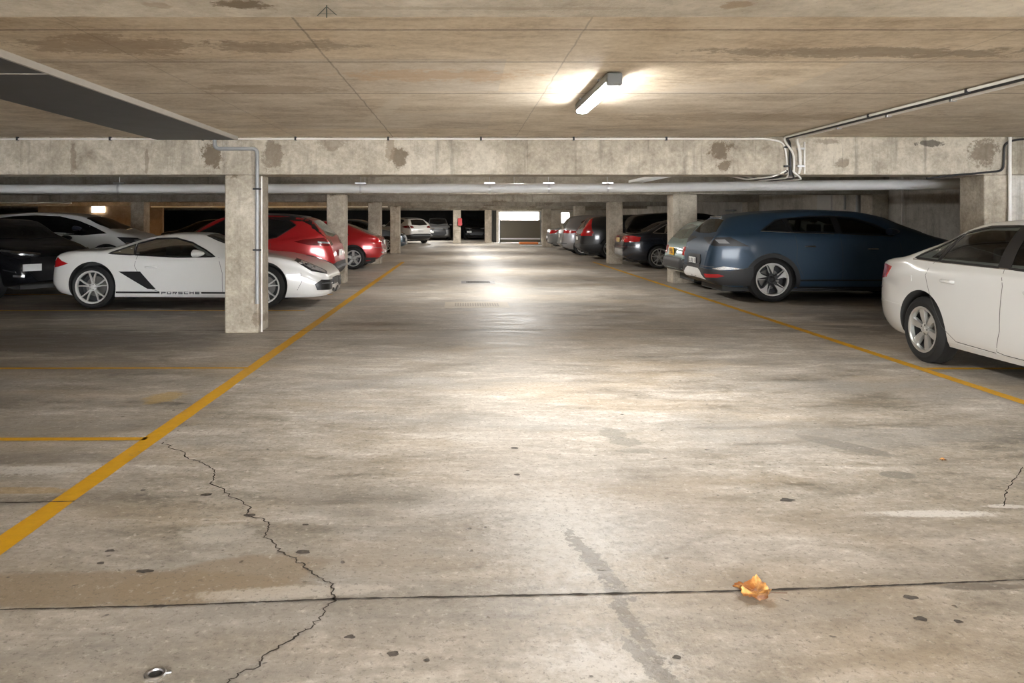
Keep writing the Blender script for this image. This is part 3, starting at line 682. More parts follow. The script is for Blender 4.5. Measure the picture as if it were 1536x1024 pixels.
    def strip(s, bm, line, mode, wd, off=.002, thick=.006, closed=False):
        ang = mode in ('BW', 'FW'); k = 60.0 if ang else 1.0
        P = [Vector((u / k, v)) for u, v in line]; D = []
        seq = list(zip(P, P[1:] + ([P[0]] if closed else [])))[:len(P) - (0 if closed else 1)]
        for a, b in seq:
            n = max(1, int((b - a).length / .06)); D += [a.lerp(b, j / n) for j in range(n)]
        if not closed: D.append(P[-1])
        vs = []; N = len(D)
        for i, p in enumerate(D):
            a = D[(i - 1) % N] if closed or i else p; b = D[(i + 1) % N] if closed or i < N - 1 else p
            d = (b - a); d = d.normalized() if d.length else Vector((1, 0)); q = Vector((-d.y, d.x)) * wd / 2
            vs += [((p - q).x * k, (p - q).y), ((p + q).x * k, (p + q).y)]
        fs = [(2 * i, 2 * i + 1, (2 * i + 3) % (2 * N), (2 * i + 2) % (2 * N)) for i in range(N if closed else N - 1)]
        s.mapn(bm, vs, fs, mode, off, thick)

def make_wheel(Rt, Rr, wd, style, mrim):
    """tyre and rim lying in the xz plane, outer face towards +y"""
    t = bmesh.new(); h = wd / 2
    lathe(t, [(Rr - .01, -h + .01), (Rr + .02, -h), ((Rr + Rt) / 2, -h - .008), (Rt - .02, -h + .012), (Rt, -h + .035), (Rt, h - .035), (Rt - .02, h - .012), ((Rr + Rt) / 2, h + .008), (Rr + .02, h), (Rr - .01, h - .01)], 44, closed=True)
    bmesh.ops.recalc_face_normals(t, faces=t.faces[:])
    r = bmesh.new()
    lathe(r, [(Rr - .028, h - .05), (Rr - .022, h - .012), (Rr - .012, h - .003), (Rr + .006, h - .003), (Rr + .006, h - .03)], 44, mi=0)
    lathe(r, [(Rr - .028, h - .05), (Rr - .03, -h + .02)], 36, mi=1)
    lathe(r, [(.001, -h + .06), (Rr - .02, -h + .06)], 36, mi=1)                 # dark back
    lathe(r, [(.001, -h + .085), (Rr * .62, -h + .085), (Rr * .62, -h + .06)], 30, mi=2)   # brake disc
    def spoke(a, w0, w1, r0, r1, y0, y1, mi=0, tw=0, dp=.035):
        vs = []
        for (rr, w_, yy) in ((r0, w0, y0), ((r0 + r1) / 2, (w0 + w1) / 2, (y0 + y1) / 2 + .006), (r1, w1, y1)):
            aa = a + tw * (rr - r0)
            ca, sa = math.cos(aa), math.sin(aa)
            for (q, dy) in ((-w_ / 2, -dp), (-w_ / 2 * .8, 0), (w_ / 2 * .8, 0), (w_ / 2, -dp)):
                vs.append(r.verts.new((ca * rr - sa * q, yy + dy, sa * rr + ca * q)))
        for s_ in (0, 4):
            for i in range(3): r.faces.new((vs[s_ + i], vs[s_ + i + 1], vs[s_ + 5 + i], vs[s_ + 4 + i])).material_index = mi
    n = {'y10': 5, 'six': 6, 'five2': 5, 'blade': 5, 'multi': 9, 'five': 5}[style]
    yo = h - .02
    for k in range(n):
        a = 2 * PI * k / n + .3
        if style in ('y10', 'five2'):
            for d in (-1, 1): spoke(a + d * .10, .030, .021, .05, Rr - .015, yo - .02, yo - .006, tw=d * (.65 if style == 'y10' else .25))
        elif style == 'six': spoke(a, .055, .10, .05, Rr - .015, yo - .02, yo - .008)
        elif style == 'five': spoke(a, .07, .085, .05, Rr - .015, yo - .015, yo - .006)
        elif style == 'multi': spoke(a, .03, .026, .05, Rr - .015, yo - .02, yo - .006)
        elif style == 'blade':
            spoke(a, .10, .13, .04, Rr - .015, yo - .03, yo - .015, mi=1)
            # pale cut faces shaped as slanting triangles
            pl = [(.10, .02), (.30 * Rr / .29, -.09), (Rr - .014, -.02), (Rr - .016, .085), (.22, .035)]
            ca, sa = math.cos(a), math.sin(a); lo = []; up = []
            for (u, q) in pl:
                up.append(r.verts.new((ca * u - sa * q, yo, sa * u + ca * q))); lo.append(r.verts.new((ca * u - sa * q, yo - .02, sa * u + ca * q)))
            r.faces.new(up).material_index = 0
            for i in range(5): r.faces.new((up[i], up[(i + 1) % 5], lo[(i + 1) % 5], lo[i])).material_index = 0
            spoke(a - .33, .012, .014, .12, Rr - .03, yo - .01, yo - .004, mi=0)
    lathe(r, [(.001, yo + .004), (.03, yo + .004), (.036, yo - .002), (.062, yo - .012), (.068, yo - .05)], 24, mi=1 if style == 'blade' else 0)
    for k in range(5):
        a = 2 * PI * k / 5 + .6; q = lathe(r, [(.001, yo - .004), (.008, yo - .004), (.008, yo - .014)], 8, mi=1)
        for ring in q:
            for v in ring: v.co.x += .048 * math.cos(a); v.co.z += .048 * math.sin(a)
    bmesh.ops.recalc_face_normals(r, faces=r.faces[:])
    tm = obj('wheel', t, K_tyre, smooth=True); rm = obj('rim', r, [mrim, K_plas, K_metal_disc], smooth=True)
    return tm.data, rm.data, [tm, rm]
K_metal_disc = simple('brake_disc', (.25, .24, .23), .4, .9)

def car(name, label, sp, tail, heading, mpaint, cat='car', detail=2):
    """tail: floor point under the middle of the tail; heading: degrees, 0 = facing +X"""
    root = empty(name, (tail[0], tail[1], 0), R(heading)); tag(root, label, cat, None)
    B = Body(sp); W = B.W; L = B.L
    body = obj('body', B.bm, [mpaint, K_in], root, smooth=True)
    # cut wheel arches and the cabin opening
    cut = bmesh.new(); wr = sp['tyre']
    for x in sp['axles']:
        for s_ in (-1, 1):
            q = bmesh.ops.create_cone(cut, cap_ends=True, segments=40, radius1=wr + .045, radius2=wr + .045, depth=.62)
            for v in q['verts']: x_, y_, z_ = v.co; v.co = (x + x_, s_ * (W + .02) + z_, wr + .012 + y_ + .012)
    win = sp.get('windows', [])
    if sp.get('see_through'):
        prism(cut, sp['see_through'], -W - .3, W + .3)
    for f in cut.faces: f.material_index = 1
    bmesh.ops.recalc_face_normals(cut, faces=cut.faces[:])
    co = obj('cutter', cut, [mpaint, K_in], root)
    md = body.modifiers.new('b', 'BOOLEAN'); md.operation = 'DIFFERENCE'; md.solver = 'EXACT'; md.object = co
    bpy.context.view_layer.update()
    dg = bpy.context.evaluated_depsgraph_get()
    me = bpy.data.meshes.new_from_object(body.evaluated_get(dg)); body.modifiers.clear(); body.data = me
    me.set_sharp_from_angle(angle=R(40))
    bpy.data.objects.remove(co)
    def part(nm, mat, fn, parent=root, lab=None, off=None):
        b = bmesh.new(); fn(b)
        if not b.verts: b.free(); return None
        o = obj(nm, b, mat, parent, smooth=True)
        if lab: o['label'] = lab
        return o
    sides = sp.get('sides', ('L', 'R')) if detail > 1 else sp.get('sides', ('L', 'R'))
    near = sp.get('near', 'R')
    gm = sp.get('glass', G_dark)
    for sd in ('L', 'R'):
        for i, poly in enumerate(win):
            mat = gm[i % len(gm)] if isinstance(gm, (list, tuple)) else gm
            o = part('side_window', mat, lambda b: B.patch(b, poly, sd, .003, .008))
            if detail > 1 and sd == near: part('window_trim', sp.get('trim', K_trim), lambda b: B.strip(b, poly, sd, .022, .007, .012, closed=True), o)
        for poly in sp.get('pillars', []): part('window_pillar', K_trim, lambda b: B.patch(b, poly, sd, .006, .012))
        if detail > 1:
            for nm, mt, ln, wd in sp.get('strips', []): part(nm, mt or mpaint, lambda b: B.strip(b, ln, sd, wd, .005, .02))
            for nm, mt, poly in sp.get('side_patches', []): part(nm, mt or mpaint, lambda b: B.patch(b, poly, sd, .006, .02))
            def seams(b):
                for ln in sp.get('seams', []): B.strip(b, ln, sd, .0065, .0015, 0)
            part('panel_gap', K_seam, seams)
            for (hx, hz) in sp.get('handles', []):
                p = B.map(sd, hx, hz, .0); sg = 1 if sd == 'L' else -1
                def hd(b):
                    pts = [(hx - .09, p.y + sg * .004, hz), (hx - .07, p.y + sg * .03, hz + .002), (hx, p.y + sg * .038, hz + .003), (hx + .07, p.y + sg * .03, hz), (hx + .09, p.y + sg * .004, hz - .002)]
                    tube(b, cr3(pts, 4), .016, 8)
                part('door_handle', sp.get('handle_mat') or mpaint, hd)
        if sp.get('mirror'):
            mx, mz = sp['mirror']; p = B.map(sd, mx, mz, 0); sg = 1 if sd == 'L' else -1
            def mir(b):
                q = bmesh.ops.create_uvsphere(b, u_segments=16, v_segments=10, radius=1)
                for v in q['verts']:
                    x_, y_, z_ = v.co; x_ = max(x_, -.35) if True else x_
                    v.co = (mx - .02 + x_ * .14, p.y + sg * (.15 + y_ * .11), mz + .03 + z_ * .062 * (1 - .25 * x_))
            mo = part('wing_mirror', sp.get('mirror_mat') or mpaint, mir)
            part('mirror_arm', K_trim, lambda b: tube(b, [(mx + .02, p.y - sg * .01, mz - .02), (mx, p.y + sg * .08, mz)], .02, 8), mo)
    for poly in sp.get('rear_window', []):
        o = part('rear_window', sp.get('rear_glass', G_dark), lambda b: B.patch(b, poly, sp.get('rear_mode', 'B'), .004, .012))
    if sp.get('windscreen'): part('windscreen', sp.get('front_glass', G_dark), lambda b: B.patch(b, sp['windscreen'], 'T', .004, .012))
    for ip, (nm, mt, mode, poly) in enumerate(sp.get('patches', [])):
        ex = [poly] if mode[0] not in '*' else [poly, [(-u, v) for u, v in poly]]
        for pl in ex: part(nm, mt or mpaint, lambda b: B.patch(b, pl, mode.strip('*'), .006 + .0035 * ip, .03, g=.05))
    for nm, mt, mode, ln, wd in sp.get('bands', []):
        part(nm, mt or mpaint, lambda b: B.strip(b, ln, mode, wd, .006 if mt in (None, K_seam) else .034, .05 if mt not in (None, K_seam) else .01))
    for (mode, u, z, w_, h_, mt, txt) in sp.get('plates', []):
        p0 = B.map(mode, u, z, .03); sg = -1 if mode == 'B' else 1
        pl = part('number_plate', mt, lambda b: box(b, p0.x - .006, p0.x + .006, u - w_ / 2, u + w_ / 2, z - h_ / 2, z + h_ / 2, bev=.003))
        if txt:
            def ink(b):
                k = len(txt); cw = w_ * .84 / k
                for i, ch in enumerate(txt):
                    y_ = u + (-w_ * .42 + cw * (i + .5)) * (-1 if mode == 'B' else 1)
                    glyph(b, ch, p0.x + sg * .0075, y_, z, cw * .68, h_ * .6, (-1 if mode == 'B' else 1))
            part('plate_characters', K_ink, ink, pl)
    # wheels
    td, rd, tmp = make_wheel(wr, sp['rim'], sp.get('tyre_w', .21), sp['wheel'], sp.get('rim_mat', K_alu))
    for o in tmp: bpy.data.objects.remove(o)
    for x in sp['axles']:
        for s_ in (-1, 1):
            o = bpy.data.objects.new('wheel', td); COL.objects.link(o); o.parent = root; o.location = (x, s_ * (W - sp.get('tyre_w', .21) / 2 - .012), wr)
            if s_ < 0: o.rotation_euler = (0, 0, PI)
            q = bpy.data.objects.new('rim', rd); COL.objects.link(q); q.parent = o; q['label'] = 'spoked alloy rim'
    # underside keeps daylight out
    part('underbody', K_in, lambda b: box(b, .35, L - .35, -W * .62, W * .62, .17, .30))
    if sp.get('seats'):
        zf = sp['seats'][0]
        for sx in sp['seats'][1]:
            for sy in (-.36, .36):
                def seat(b):
                    box(b, sx - .06, sx + .06, sy - .22, sy + .22, zf - .2, zf + .10, bev=.04)
                    box(b, sx - .045, sx + .035, sy - .11, sy + .11, zf + .13, zf + .28, bev=.03)
                    for k in (-.05, .05): tube(b, [(sx, sy + k, zf + .08), (sx, sy + k, zf + .16)], .008, 6)
                part('seat', K_seat, seat)
    return root, B
def cr3(P, n):
    P = [Vector(p) for p in P]; out = []
    for i in range(len(P) - 1):
        p0, p1, p2, p3 = P[max(i - 1, 0)], P[i], P[i + 1], P[min(i + 2, len(P) - 1)]
        for k in range(n):
            t = k / n; out.append(.5 * ((2 * p1) + (-p0 + p2) * t + (2 * p0 - 5 * p1 + 4 * p2 - p3) * t * t + (-p0 + 3 * p1 - 3 * p2 + p3) * t ** 3))
    return out + [P[-1]]
SEG = {'A': 'abcefg', 'B': 'abcdefg', 'C': 'adef', 'D': 'bcdeg', 'E': 'adefg', 'F': 'aefg', 'H': 'bcefg', 'L': 'def', 'N': 'abcef', 'O': 'abcdef', 'P': 'abefg', 'R': 'abefgk', 'S': 'acdfg', 'U': 'bcdef', '0': 'abcdef', '1': 'bc', '2': 'abdeg', '3': 'abcdg', '4': 'bcfg', '5': 'acdfg', '7': 'abc', '8': 'abcdefg', '9': 'abcdfg'}
def glyph(b, ch, x, y, z, w_, h_, sg, plane='x', t=None):
    t = t or w_ * .22; a = w_ / 2; c = h_ / 2
    seg = {'a': (-a, a, c - t, c), 'd': (-a, a, -c, -c + t), 'g': (-a, a, -t / 2, t / 2), 'f': (-a, -a + t, 0, c), 'e': (-a, -a + t, -c, 0), 'b': (a - t, a, 0, c), 'c': (a - t, a, -c, 0), 'k': (a * .2, a * .2 + t, -c, 0)}
    for s_ in SEG.get(ch, ''):
        u0, u1, v0, v1 = seg[s_]
        if plane == 'x': box(b, x - .0012, x + .0012, y + min(sg * u0, sg * u1), y + max(sg * u0, sg * u1), z + v0, z + v1)
        else: box(b, x + min(sg * u0, sg * u1), x + max(sg * u0, sg * u1), y - .0012, y + .0012, z + v0, z + v1)

def arch(x, r, a0=-12, a1=192, n=24): return [(x + r * math.cos(R(a0 + (a1 - a0) * k / n)), r * math.sin(R(a0 + (a1 - a0) * k / n)) + .37) for k in range(n + 1)]

# --- white sports coupe -------------------------------------------------
white = paint('white_car_paint', (.74, .73, .70), 0, .32)
sport = dict(L=4.72, W=1.82, tyre=.36, rim=.275, wheel='y10', axles=(.78, 3.66), near='R', round=.16, n=90, tyre_w=.25,
    rear_taper=(.75, .2), front_taper=(1.2, .25), roofw=.60, rim_mat=K_aluw,
    top=[(0, .60), (.05, .80), (.18, .95), (.45, .985), (.87, .99), (1.15, 1.06), (1.42, 1.16), (1.72, 1.235), (2.1, 1.272), (2.45, 1.265), (2.75, 1.19), (3.2, 1.0), (3.4, .93), (3.75, .90), (4.15, .825), (4.45, .73), (4.62, .655), (4.72, .56)],
    bot=[(0, .34), (.2, .24), (.6, .19), (2, .18), (3.8, .17), (4.4, .165), (4.72, .19)],
    belt=[(0, .84), (.7, .93), (1.4, .895), (2.0, .865), (2.8, .86), (3.5, .86), (4.2, .76), (4.72, .5)],
    windows=[[(1.05, .925), (1.22, .99), (1.42, 1.07), (1.47, .90)], [(1.49, .90), (1.45, 1.085), (1.75, 1.165), (2.1, 1.175), (2.4, 1.10), (2.65, .98), (2.83, .87), (2.2, .862)]],
    see_through=[(1.55, .905), (1.52, 1.08), (1.75, 1.14), (2.1, 1.145), (2.36, 1.08), (2.6, .95), (2.7, .885), (2.2, .88)], seats=(.98, (1.95,)),
    glass=(G_tan, G_clear),
    windscreen=[(2.58, -.50), (2.58, .50), (2.9, .56), (3.26, .62), (3.36, .4), (3.40, 0), (3.36, -.4), (3.26, -.62), (2.9, -.56)],
    side_patches=[('air_intake', K_trim, [(1.24, .625), (1.60, .625), (1.86, .33), (1.72, .335)]),
                  ('side_marker', K_lens, [(4.04, .56), (4.27, .575), (4.27, .545), (4.06, .535)])],
    strips=[('side_stripe', K_trim, [(1.18, .275), (3.25, .262)], .028), ('sill', None, [(1.2, .215), (3.2, .205)], .07)],
    seams=[[(1.53, .90), (1.50, .72), (1.62, .5), (1.80, .33), (1.95, .27)], [(2.9, .86), (2.98, .6), (2.98, .28)], [(4.22, .30), (4.3, .45), (4.28, .6)]],
    handles=[(1.78, .70)], mirror=(2.58, .90),
    patches=[('tail_light', K_red, '*BW', [(36, .67), (45, .86), (50, .80), (58, .755), (48, .70)]),
             ('headlight', K_trim, '*FW', [(46, .735), (56, .83), (66, .80), (50, .62), (34, .56), (31, .60)]),
             ('headlight_lens', K_lens, '*FW', [(46, .715), (55, .79), (60, .77), (49, .65), (37, .585), (35, .61)]),
             ('bumper_intake', K_trim, '*FW', [(21, .46), (42, .47), (48, .40), (46, .30), (26, .29), (22, .33)]),
             ('bumper_slot', K_trim, '*FW', [(4, .25), (14, .30), (18, .25), (4, .215)]),
             ('number_plate_base', K_plas, 'F', [(-.26, .36), (.26, .36), (.26, .48), (-.26, .48)])],
    bands=[('intake_vane', K_lens, 'FW', [(-24, .40), (-42, .41)], .015), ('intake_vane', K_lens, 'FW', [(24, .40), (42, .41)], .015)])
sc, SB = car('sports_car', 'white low two-door sports coupe parked behind the nearest left column', sport, (-7.02, 13.52), 0, white)
def side_text(root, B, txt, x0, cw, z, h_, sd='R'):
    b = bmesh.new()
    for i, ch in enumerate(txt):
        x = x0 + cw * (i + .5); p = B.map(sd, x, z, .014); glyph(b, ch, x, p.y, z, cw * .76, h_, 1, 'y', .014)
    return b
pl = bmesh.new(); SB.strip(pl, [(1.92, .268), (2.62, .264)], 'R', .065, .010, .012); pp = obj('lettering_panel', pl, white, sc, smooth=True)
obj('lettering', side_text(sc, SB, 'PORSCHE', 1.94, .095, .267, .05), K_ink, pp)

# --- blue crossover ------------------------------------------------------
blue = paint('slate_blue_car_paint', (.025, .052, .088), .3, .42); blue.node_tree.nodes['Principled BSDF'].inputs['Coat Weight'].default_value = .3
suv = dict(L=5.0, W=1.9, tyre=.41, rim=.295, wheel='blade', axles=(1.15, 4.02), near='R', round=.16, n=80, tyre_w=.24, rim_mat=K_aluw,
    rear_taper=(1.0, .24), front_taper=(1.1, .25), roofw=.64,
    top=[(0, .62), (.04, .90), (.10, 1.10), (.2, 1.24), (.34, 1.42), (.46, 1.545), (.62, 1.59), (1.2, 1.655), (2.0, 1.69), (2.8, 1.665), (3.3, 1.58), (3.8, 1.38), (4.15, 1.22), (4.5, 1.13), (4.8, 1.0), (4.95, .85), (5.0, .65)],
    bot=[(0, .42), (.15, .33), (.5, .26), (2, .24), (4.4, .24), (5.0, .35)],
    belt=[(0, 1.12), (.3, 1.22), (.9, 1.27), (1.1, 1.28), (2.3, 1.235), (3.5, 1.17), (4.4, 1.05), (5.0, .8)],
    windows=[[(.98, 1.30), (1.27, 1.48), (1.42, 1.51), (1.50, 1.275)], [(1.52, 1.273), (1.46, 1.515), (1.95, 1.555), (2.32, 1.56), (2.36, 1.245)], [(2.42, 1.243), (2.38, 1.558), (2.75, 1.52), (3.1, 1.40), (3.42, 1.22), (3.36, 1.195)]],
    pillars=[[(1.47, 1.272), (1.40, 1.515), (1.49, 1.52), (1.55, 1.27)], [(2.33, 1.24), (2.29, 1.565), (2.42, 1.565), (2.45, 1.24)]],
    see_through=[(1.30, 1.305), (1.45, 1.48), (1.95, 1.52), (2.35, 1.525), (2.72, 1.49), (3.05, 1.37), (3.28, 1.235), (2.36, 1.27)], seats=(1.31, (1.62, 2.5)),
    glass=(G_dark, G_clear, G_clear), trim=K_trim,
    rear_window=[[(-.62, 1.27), (-.50, 1.485), (-.2, 1.515), (.2, 1.515), (.50, 1.485), (.62, 1.27), (.3, 1.24), (-.3, 1.24)]],
    windscreen=[(3.35, -.58), (3.35, .58), (4.0, .70), (4.12, 0), (4.0, -.70)],
    strips=[('window_chrome', K_chr, [(.96, 1.285), (1.5, 1.262), (2.3, 1.236)], .014),
            ('wheel_arch_cladding', K_plas, arch(1.15, .475), .075), ('wheel_arch_cladding', K_plas, arch(4.02, .475), .075),
            ('sill_cladding', K_trim, [(1.62, .33), (3.55, .33)], .16)],
    seams=[[(1.56, 1.26), (1.60, 1.0), (1.58, .75), (1.72, .45)], [(2.38, 1.23), (2.42, .9), (2.42, .42)], [(3.45, 1.16), (3.52, .8), (3.50, .42)]],
    handles=[(1.83, 1.01), (2.97, .965)], handle_mat=K_chr, mirror=(3.30, 1.25), mirror_mat=paint('navy_car_mirror', (.02, .03, .05), .2),
    patches=[('tail_light', K_trim, '*BW', [(14, 1.15), (26, 1.175), (44, 1.17), (60, 1.175), (80, 1.01), (46, 1.01), (34, 1.07), (24, 1.12)]),
             ('tail_light_lens', K_lens, '*BW', [(46, 1.13), (55, 1.135), (60, 1.06), (50, 1.06)]),
             ('plate_recess', K_trim, 'B', [(-.42, .74), (-.34, .84), (.34, .84), (.42, .74), (.38, .60), (-.38, .60)]),
             ('bumper_cladding', K_plas, 'BW', [(-84, .64), (-60, .56), (-30, .60), (0, .62), (30, .60), (60, .56), (84, .64), (84, .30), (40, .30), (0, .32), (-40, .30), (-84, .30)]),
             ('skid_plate', K_white, 'BW', [(-26, .54), (-20, .58), (0, .585), (20, .58), (26, .54), (36, .40), (0, .42), (-36, .40)]),
             ('rear_fog_light', K_red, '*BW', [(36, .50), (50, .50), (55, .47), (48, .435), (37, .435)]),
             ('bumper_chrome', K_chr, '*BW', [(44, .60), (54, .645), (74, .60), (50, .575)])],
    bands=[('tailgate_crease', None, 'BW', [(-48, .90), (0, .93), (48, .90)], .03), ('spoiler_lamp', K_lens, 'B', [(-.3, 1.53), (.3, 1.53)], .012),
           ('bumper_line', K_lens, 'BW', [(-46, .63), (0, .665), (46, .63)], .012)],
    plates=[('B', 0.02, .72, .40, .12, K_white, 'LNU1')])
car('crossover', 'slate blue crossover with black and white star wheels behind the white sedan', suv, (4.47, 14.55), 0, blue)

# --- white sedan ---------------------------------------------------------
def sedan_spec(**k):
    d = dict(L=4.72, W=1.84, tyre=.345, rim=.235, wheel='six', axles=(1.08, 3.88), near='R', round=.13, n=80,
    rear_taper=(.8, .2), front_taper=(1.1, .22), roofw=.655,
    top=[(0, .66), (.05, .90), (.14, 1.03), (.3, 1.075), (.62, 1.115), (.95, 1.25), (1.3, 1.42), (1.7, 1.50), (2.15, 1.52), (2.6, 1.49), (3.0, 1.38), (3.6, 1.10), (3.9, 1.03), (4.4, .93), (4.62, .80), (4.72, .62)],
    bot=[(0, .36), (.2, .28), (.6, .23), (2, .21), (4.2, .22), (4.72, .3)],
    belt=[(0, .98), (.5, 1.03), (1.0, 1.06), (2.2, 1.05), (3.2, 1.0), (3.8, .96), (4.72, .7)],
    windows=[[(.88, 1.085), (1.02, 1.17), (1.36, 1.345), (1.24, 1.072)], [(1.27, 1.071), (1.40, 1.365), (1.72, 1.425), (2.14, 1.435), (2.12, 1.06)], [(2.26, 1.058), (2.27, 1.432), (2.6, 1.40), (2.95, 1.28), (3.30, 1.06), (3.2, 1.03)]],
    pillars=[[(2.11, 1.06), (2.13, 1.436), (2.28, 1.436), (2.27, 1.058)]],
    see_through=[(1.10, 1.10), (1.32, 1.29), (1.45, 1.35), (1.75, 1.395), (2.3, 1.40), (2.58, 1.37), (2.9, 1.25), (3.14, 1.09)], seats=(1.13, (1.72, 2.62)),
    glass=G_clear,
    rear_window=[[(.66, -.52), (.66, .52), (1.2, .46), (1.24, 0), (1.2, -.46)]], rear_mode='T',
    windscreen=[(2.95, -.52), (2.95, .52), (3.5, .60), (3.58, 0), (3.5, -.60)],
    seams=[[(1.20, 1.06), (1.14, .92), (1.24, .72), (1.42, .42), (1.60, .30), (2.15, .285)], [(2.20, 1.05), (2.26, .9), (2.24, .5), (2.16, .3), (2.26, .285), (3.3, .28)], [(3.34, 1.0), (3.42, .6), (3.36, .28)]],
    handles=[(1.52, .885), (2.64, .87)], mirror=(3.12, 1.07),
    patches=[('tail_light', K_red, '*BW', [(30, .80), (28, .93), (52, .99), (62, .97), (56, .84), (42, .80)]),
             ('bumper_cladding', K_plas, 'BW', [(-50, .36), (50, .36), (40, .28), (-40, .28)])],
    bands=[('boot_seam', K_seam, 'BW', [(-48, .72), (48, .72)], .012), ('bumper_crease', None, 'BW', [(-80, .56), (0, .58), (80, .56)], .02)],
    plates=[('B', 0, .62, .45, .12, K_white, '')])
    d.update(k); return d
wsed = sedan_spec(strips=[('window_chrome', K_chr, [(.86, 1.072), (1.3, 1.058), (3.3, 1.045)], .012), ('sill', None, [(1.5, .255), (3.4, .25)], .055)],
    side_patches=[('fuel_flap', None, [(.72, .90), (.90, .90), (.92, .84), (.74, .835)])])
car('sedan', 'white four-door sedan parked alongside the right yellow line, cut off by the frame', wsed, (5.73, 8.97), -90, paint('sedan_white_paint', (.70, .70, .68), 0, .3))

# --- red crossovers on the left ------------------------------------------
def hatch_spec(**k):
    d = dict(L=4.1, W=1.82, tyre=.335, rim=.225, wheel='five2', axles=(.85, 3.3), near='L', round=.13, n=60,
    rear_taper=(.75, .18), front_taper=(1.0, .22), roofw=.66,
    top=[(0, .62), (.04, .86), (.12, 1.06), (.25, 1.24), (.42, 1.42), (.55, 1.52), (.8, 1.57), (1.3, 1.61), (1.8, 1.62), (2.3, 1.57), (2.8, 1.36), (3.2, 1.10), (3.5, 1.03), (3.9, .88), (4.05, .75), (4.1, .6)],
    bot=[(0, .42), (.15, .32), (.5, .24), (2, .22), (3.6, .22), (4.1, .32)],
    belt=[(0, 1.10), (.4, 1.20), (.8, 1.15), (1.6, 1.06), (2.6, 1.0), (3.3, .96), (4.1, .7)],
    windows=[[(1.18, 1.13), (.80, 1.38), (.95, 1.47), (1.6, 1.53), (1.95, 1.53), (1.92, 1.06), (1.5, 1.075)], [(1.99, 1.055), (2.02, 1.53), (2.3, 1.48), (2.75, 1.25), (2.98, 1.04)]],
    rear_window=[[(-.58, 1.17), (-.48, 1.46), (0, 1.49), (.48, 1.46), (.58, 1.17), (0, 1.13)]],
    windscreen=[(2.42, -.54), (2.42, .54), (3.0, .64), (3.14, 0), (3.0, -.64)], mirror=(2.85, 1.08),
    seams=[[(1.28, 1.08), (1.3, .7), (1.5, .32)], [(1.95, 1.05), (1.98, .3)], [(3.0, 1.0), (3.05, .3)]], handles=[(1.48, .95), (2.55, .93)],
    patches=[('tail_light', K_dred, '*BW', [(30, .98), (34, 1.08), (50, 1.13), (72, 1.09), (84, 1.05), (66, .98), (46, .95)]),
             ('tail_light_lens', K_lens, '*BW', [(42, 1.03), (56, 1.06), (56, 1.02), (44, 1.0)]),
             ('bumper_cladding', K_plas, 'BW', [(-58, .54), (-30, .62), (30, .62), (58, .54), (56, .30), (-56, .30)]),
             ('roof_panel', K_trim, 'T', [(.72, -.56), (.72, .56), (2.35, .56), (2.35, -.56)])],
    bands=[('bumper_band', simple('bumper_grey', (.12, .13, .14), .4), 'BW', [(-50, .50), (0, .52), (50, .50)], .05)],
    plates=[('B', 0, .80, .38, .13, K_white, '')])
    d.update(k); return d
redp = paint('red_car_paint', (.42, .012, .016), .25, .28)
car('hatchback', 'red crossover hatchback with black window band, tail beside the second left column', hatch_spec(rear_glass=G_pale, side_patches=[('rear_pillar', K_trim, [(.66, 1.53), (.40, 1.43), (.14, 1.17), (.22, 1.15), (.46, 1.36), (.70, 1.47)]), ('roof_edge', K_trim, [(.64, 1.53), (.70, 1.46), (1.6, 1.55), (2.25, 1.54), (2.3, 1.555), (1.8, 1.60), (1.2, 1.59)])]), (-2.62, 16.12), 180, redp)
red2 = hatch_spec(tyre=.34, rim=.235, wheel='five', rim_mat=K_alu,
    top=[(0, .62), (.04, .84), (.15, .98), (.4, 1.08), (.7, 1.2), (1.1, 1.36), (1.6, 1.46), (2.1, 1.46), (2.6, 1.36), (3.1, 1.08), (3.5, 1.0), (3.9, .86), (4.1, .6)],
    belt=[(0, .94), (.6, .99), (2.6, .96), (3.3, .93), (4.1, .7)],
    windows=[[(1.0, 1.03), (1.15, 1.2), (1.5, 1.33), (1.9, 1.37), (1.88, 1.0)], [(1.95, .995), (1.97, 1.37), (2.4, 1.31), (2.85, 1.0)]], rear_mode='T', rear_window=[[(.3, -.5), (.3, .5), (1.0, .5), (1.06, 0), (1.0, -.5)]],
    windscreen=[(2.5, -.5), (2.5, .5), (2.98, .6), (3.06, 0), (2.98, -.6)], mirror=(2.75, 1.0), rear_glass=G_pale,
    patches=[('tail_light', K_red, '*BW', [(28, .80), (28, .92), (50, .93), (58, .84), (44, .78)]), ('bumper_cladding', K_plas, 'BW', [(-80, .36), (80, .36), (70, .28), (-70, .28)]),
             ('tail_chrome', K_chr, 'BW', [(-24, .84), (24, .84), (24, .88), (-24, .88)]), ('bumper_chrome', K_chr, '*BW', [(12, .52), (40, .54), (40, .50), (12, .48)])],
    bands=[('bumper_crease', K_lens, 'BW', [(-52, .66), (-10, .60)], .012), ('bumper_crease', K_lens, 'BW', [(52, .66), (10, .60)], .012)])
car('hatchback', 'second red car with silver wheels, between the second and third left columns', red2, (-2.42, 23.3), 180, redp)

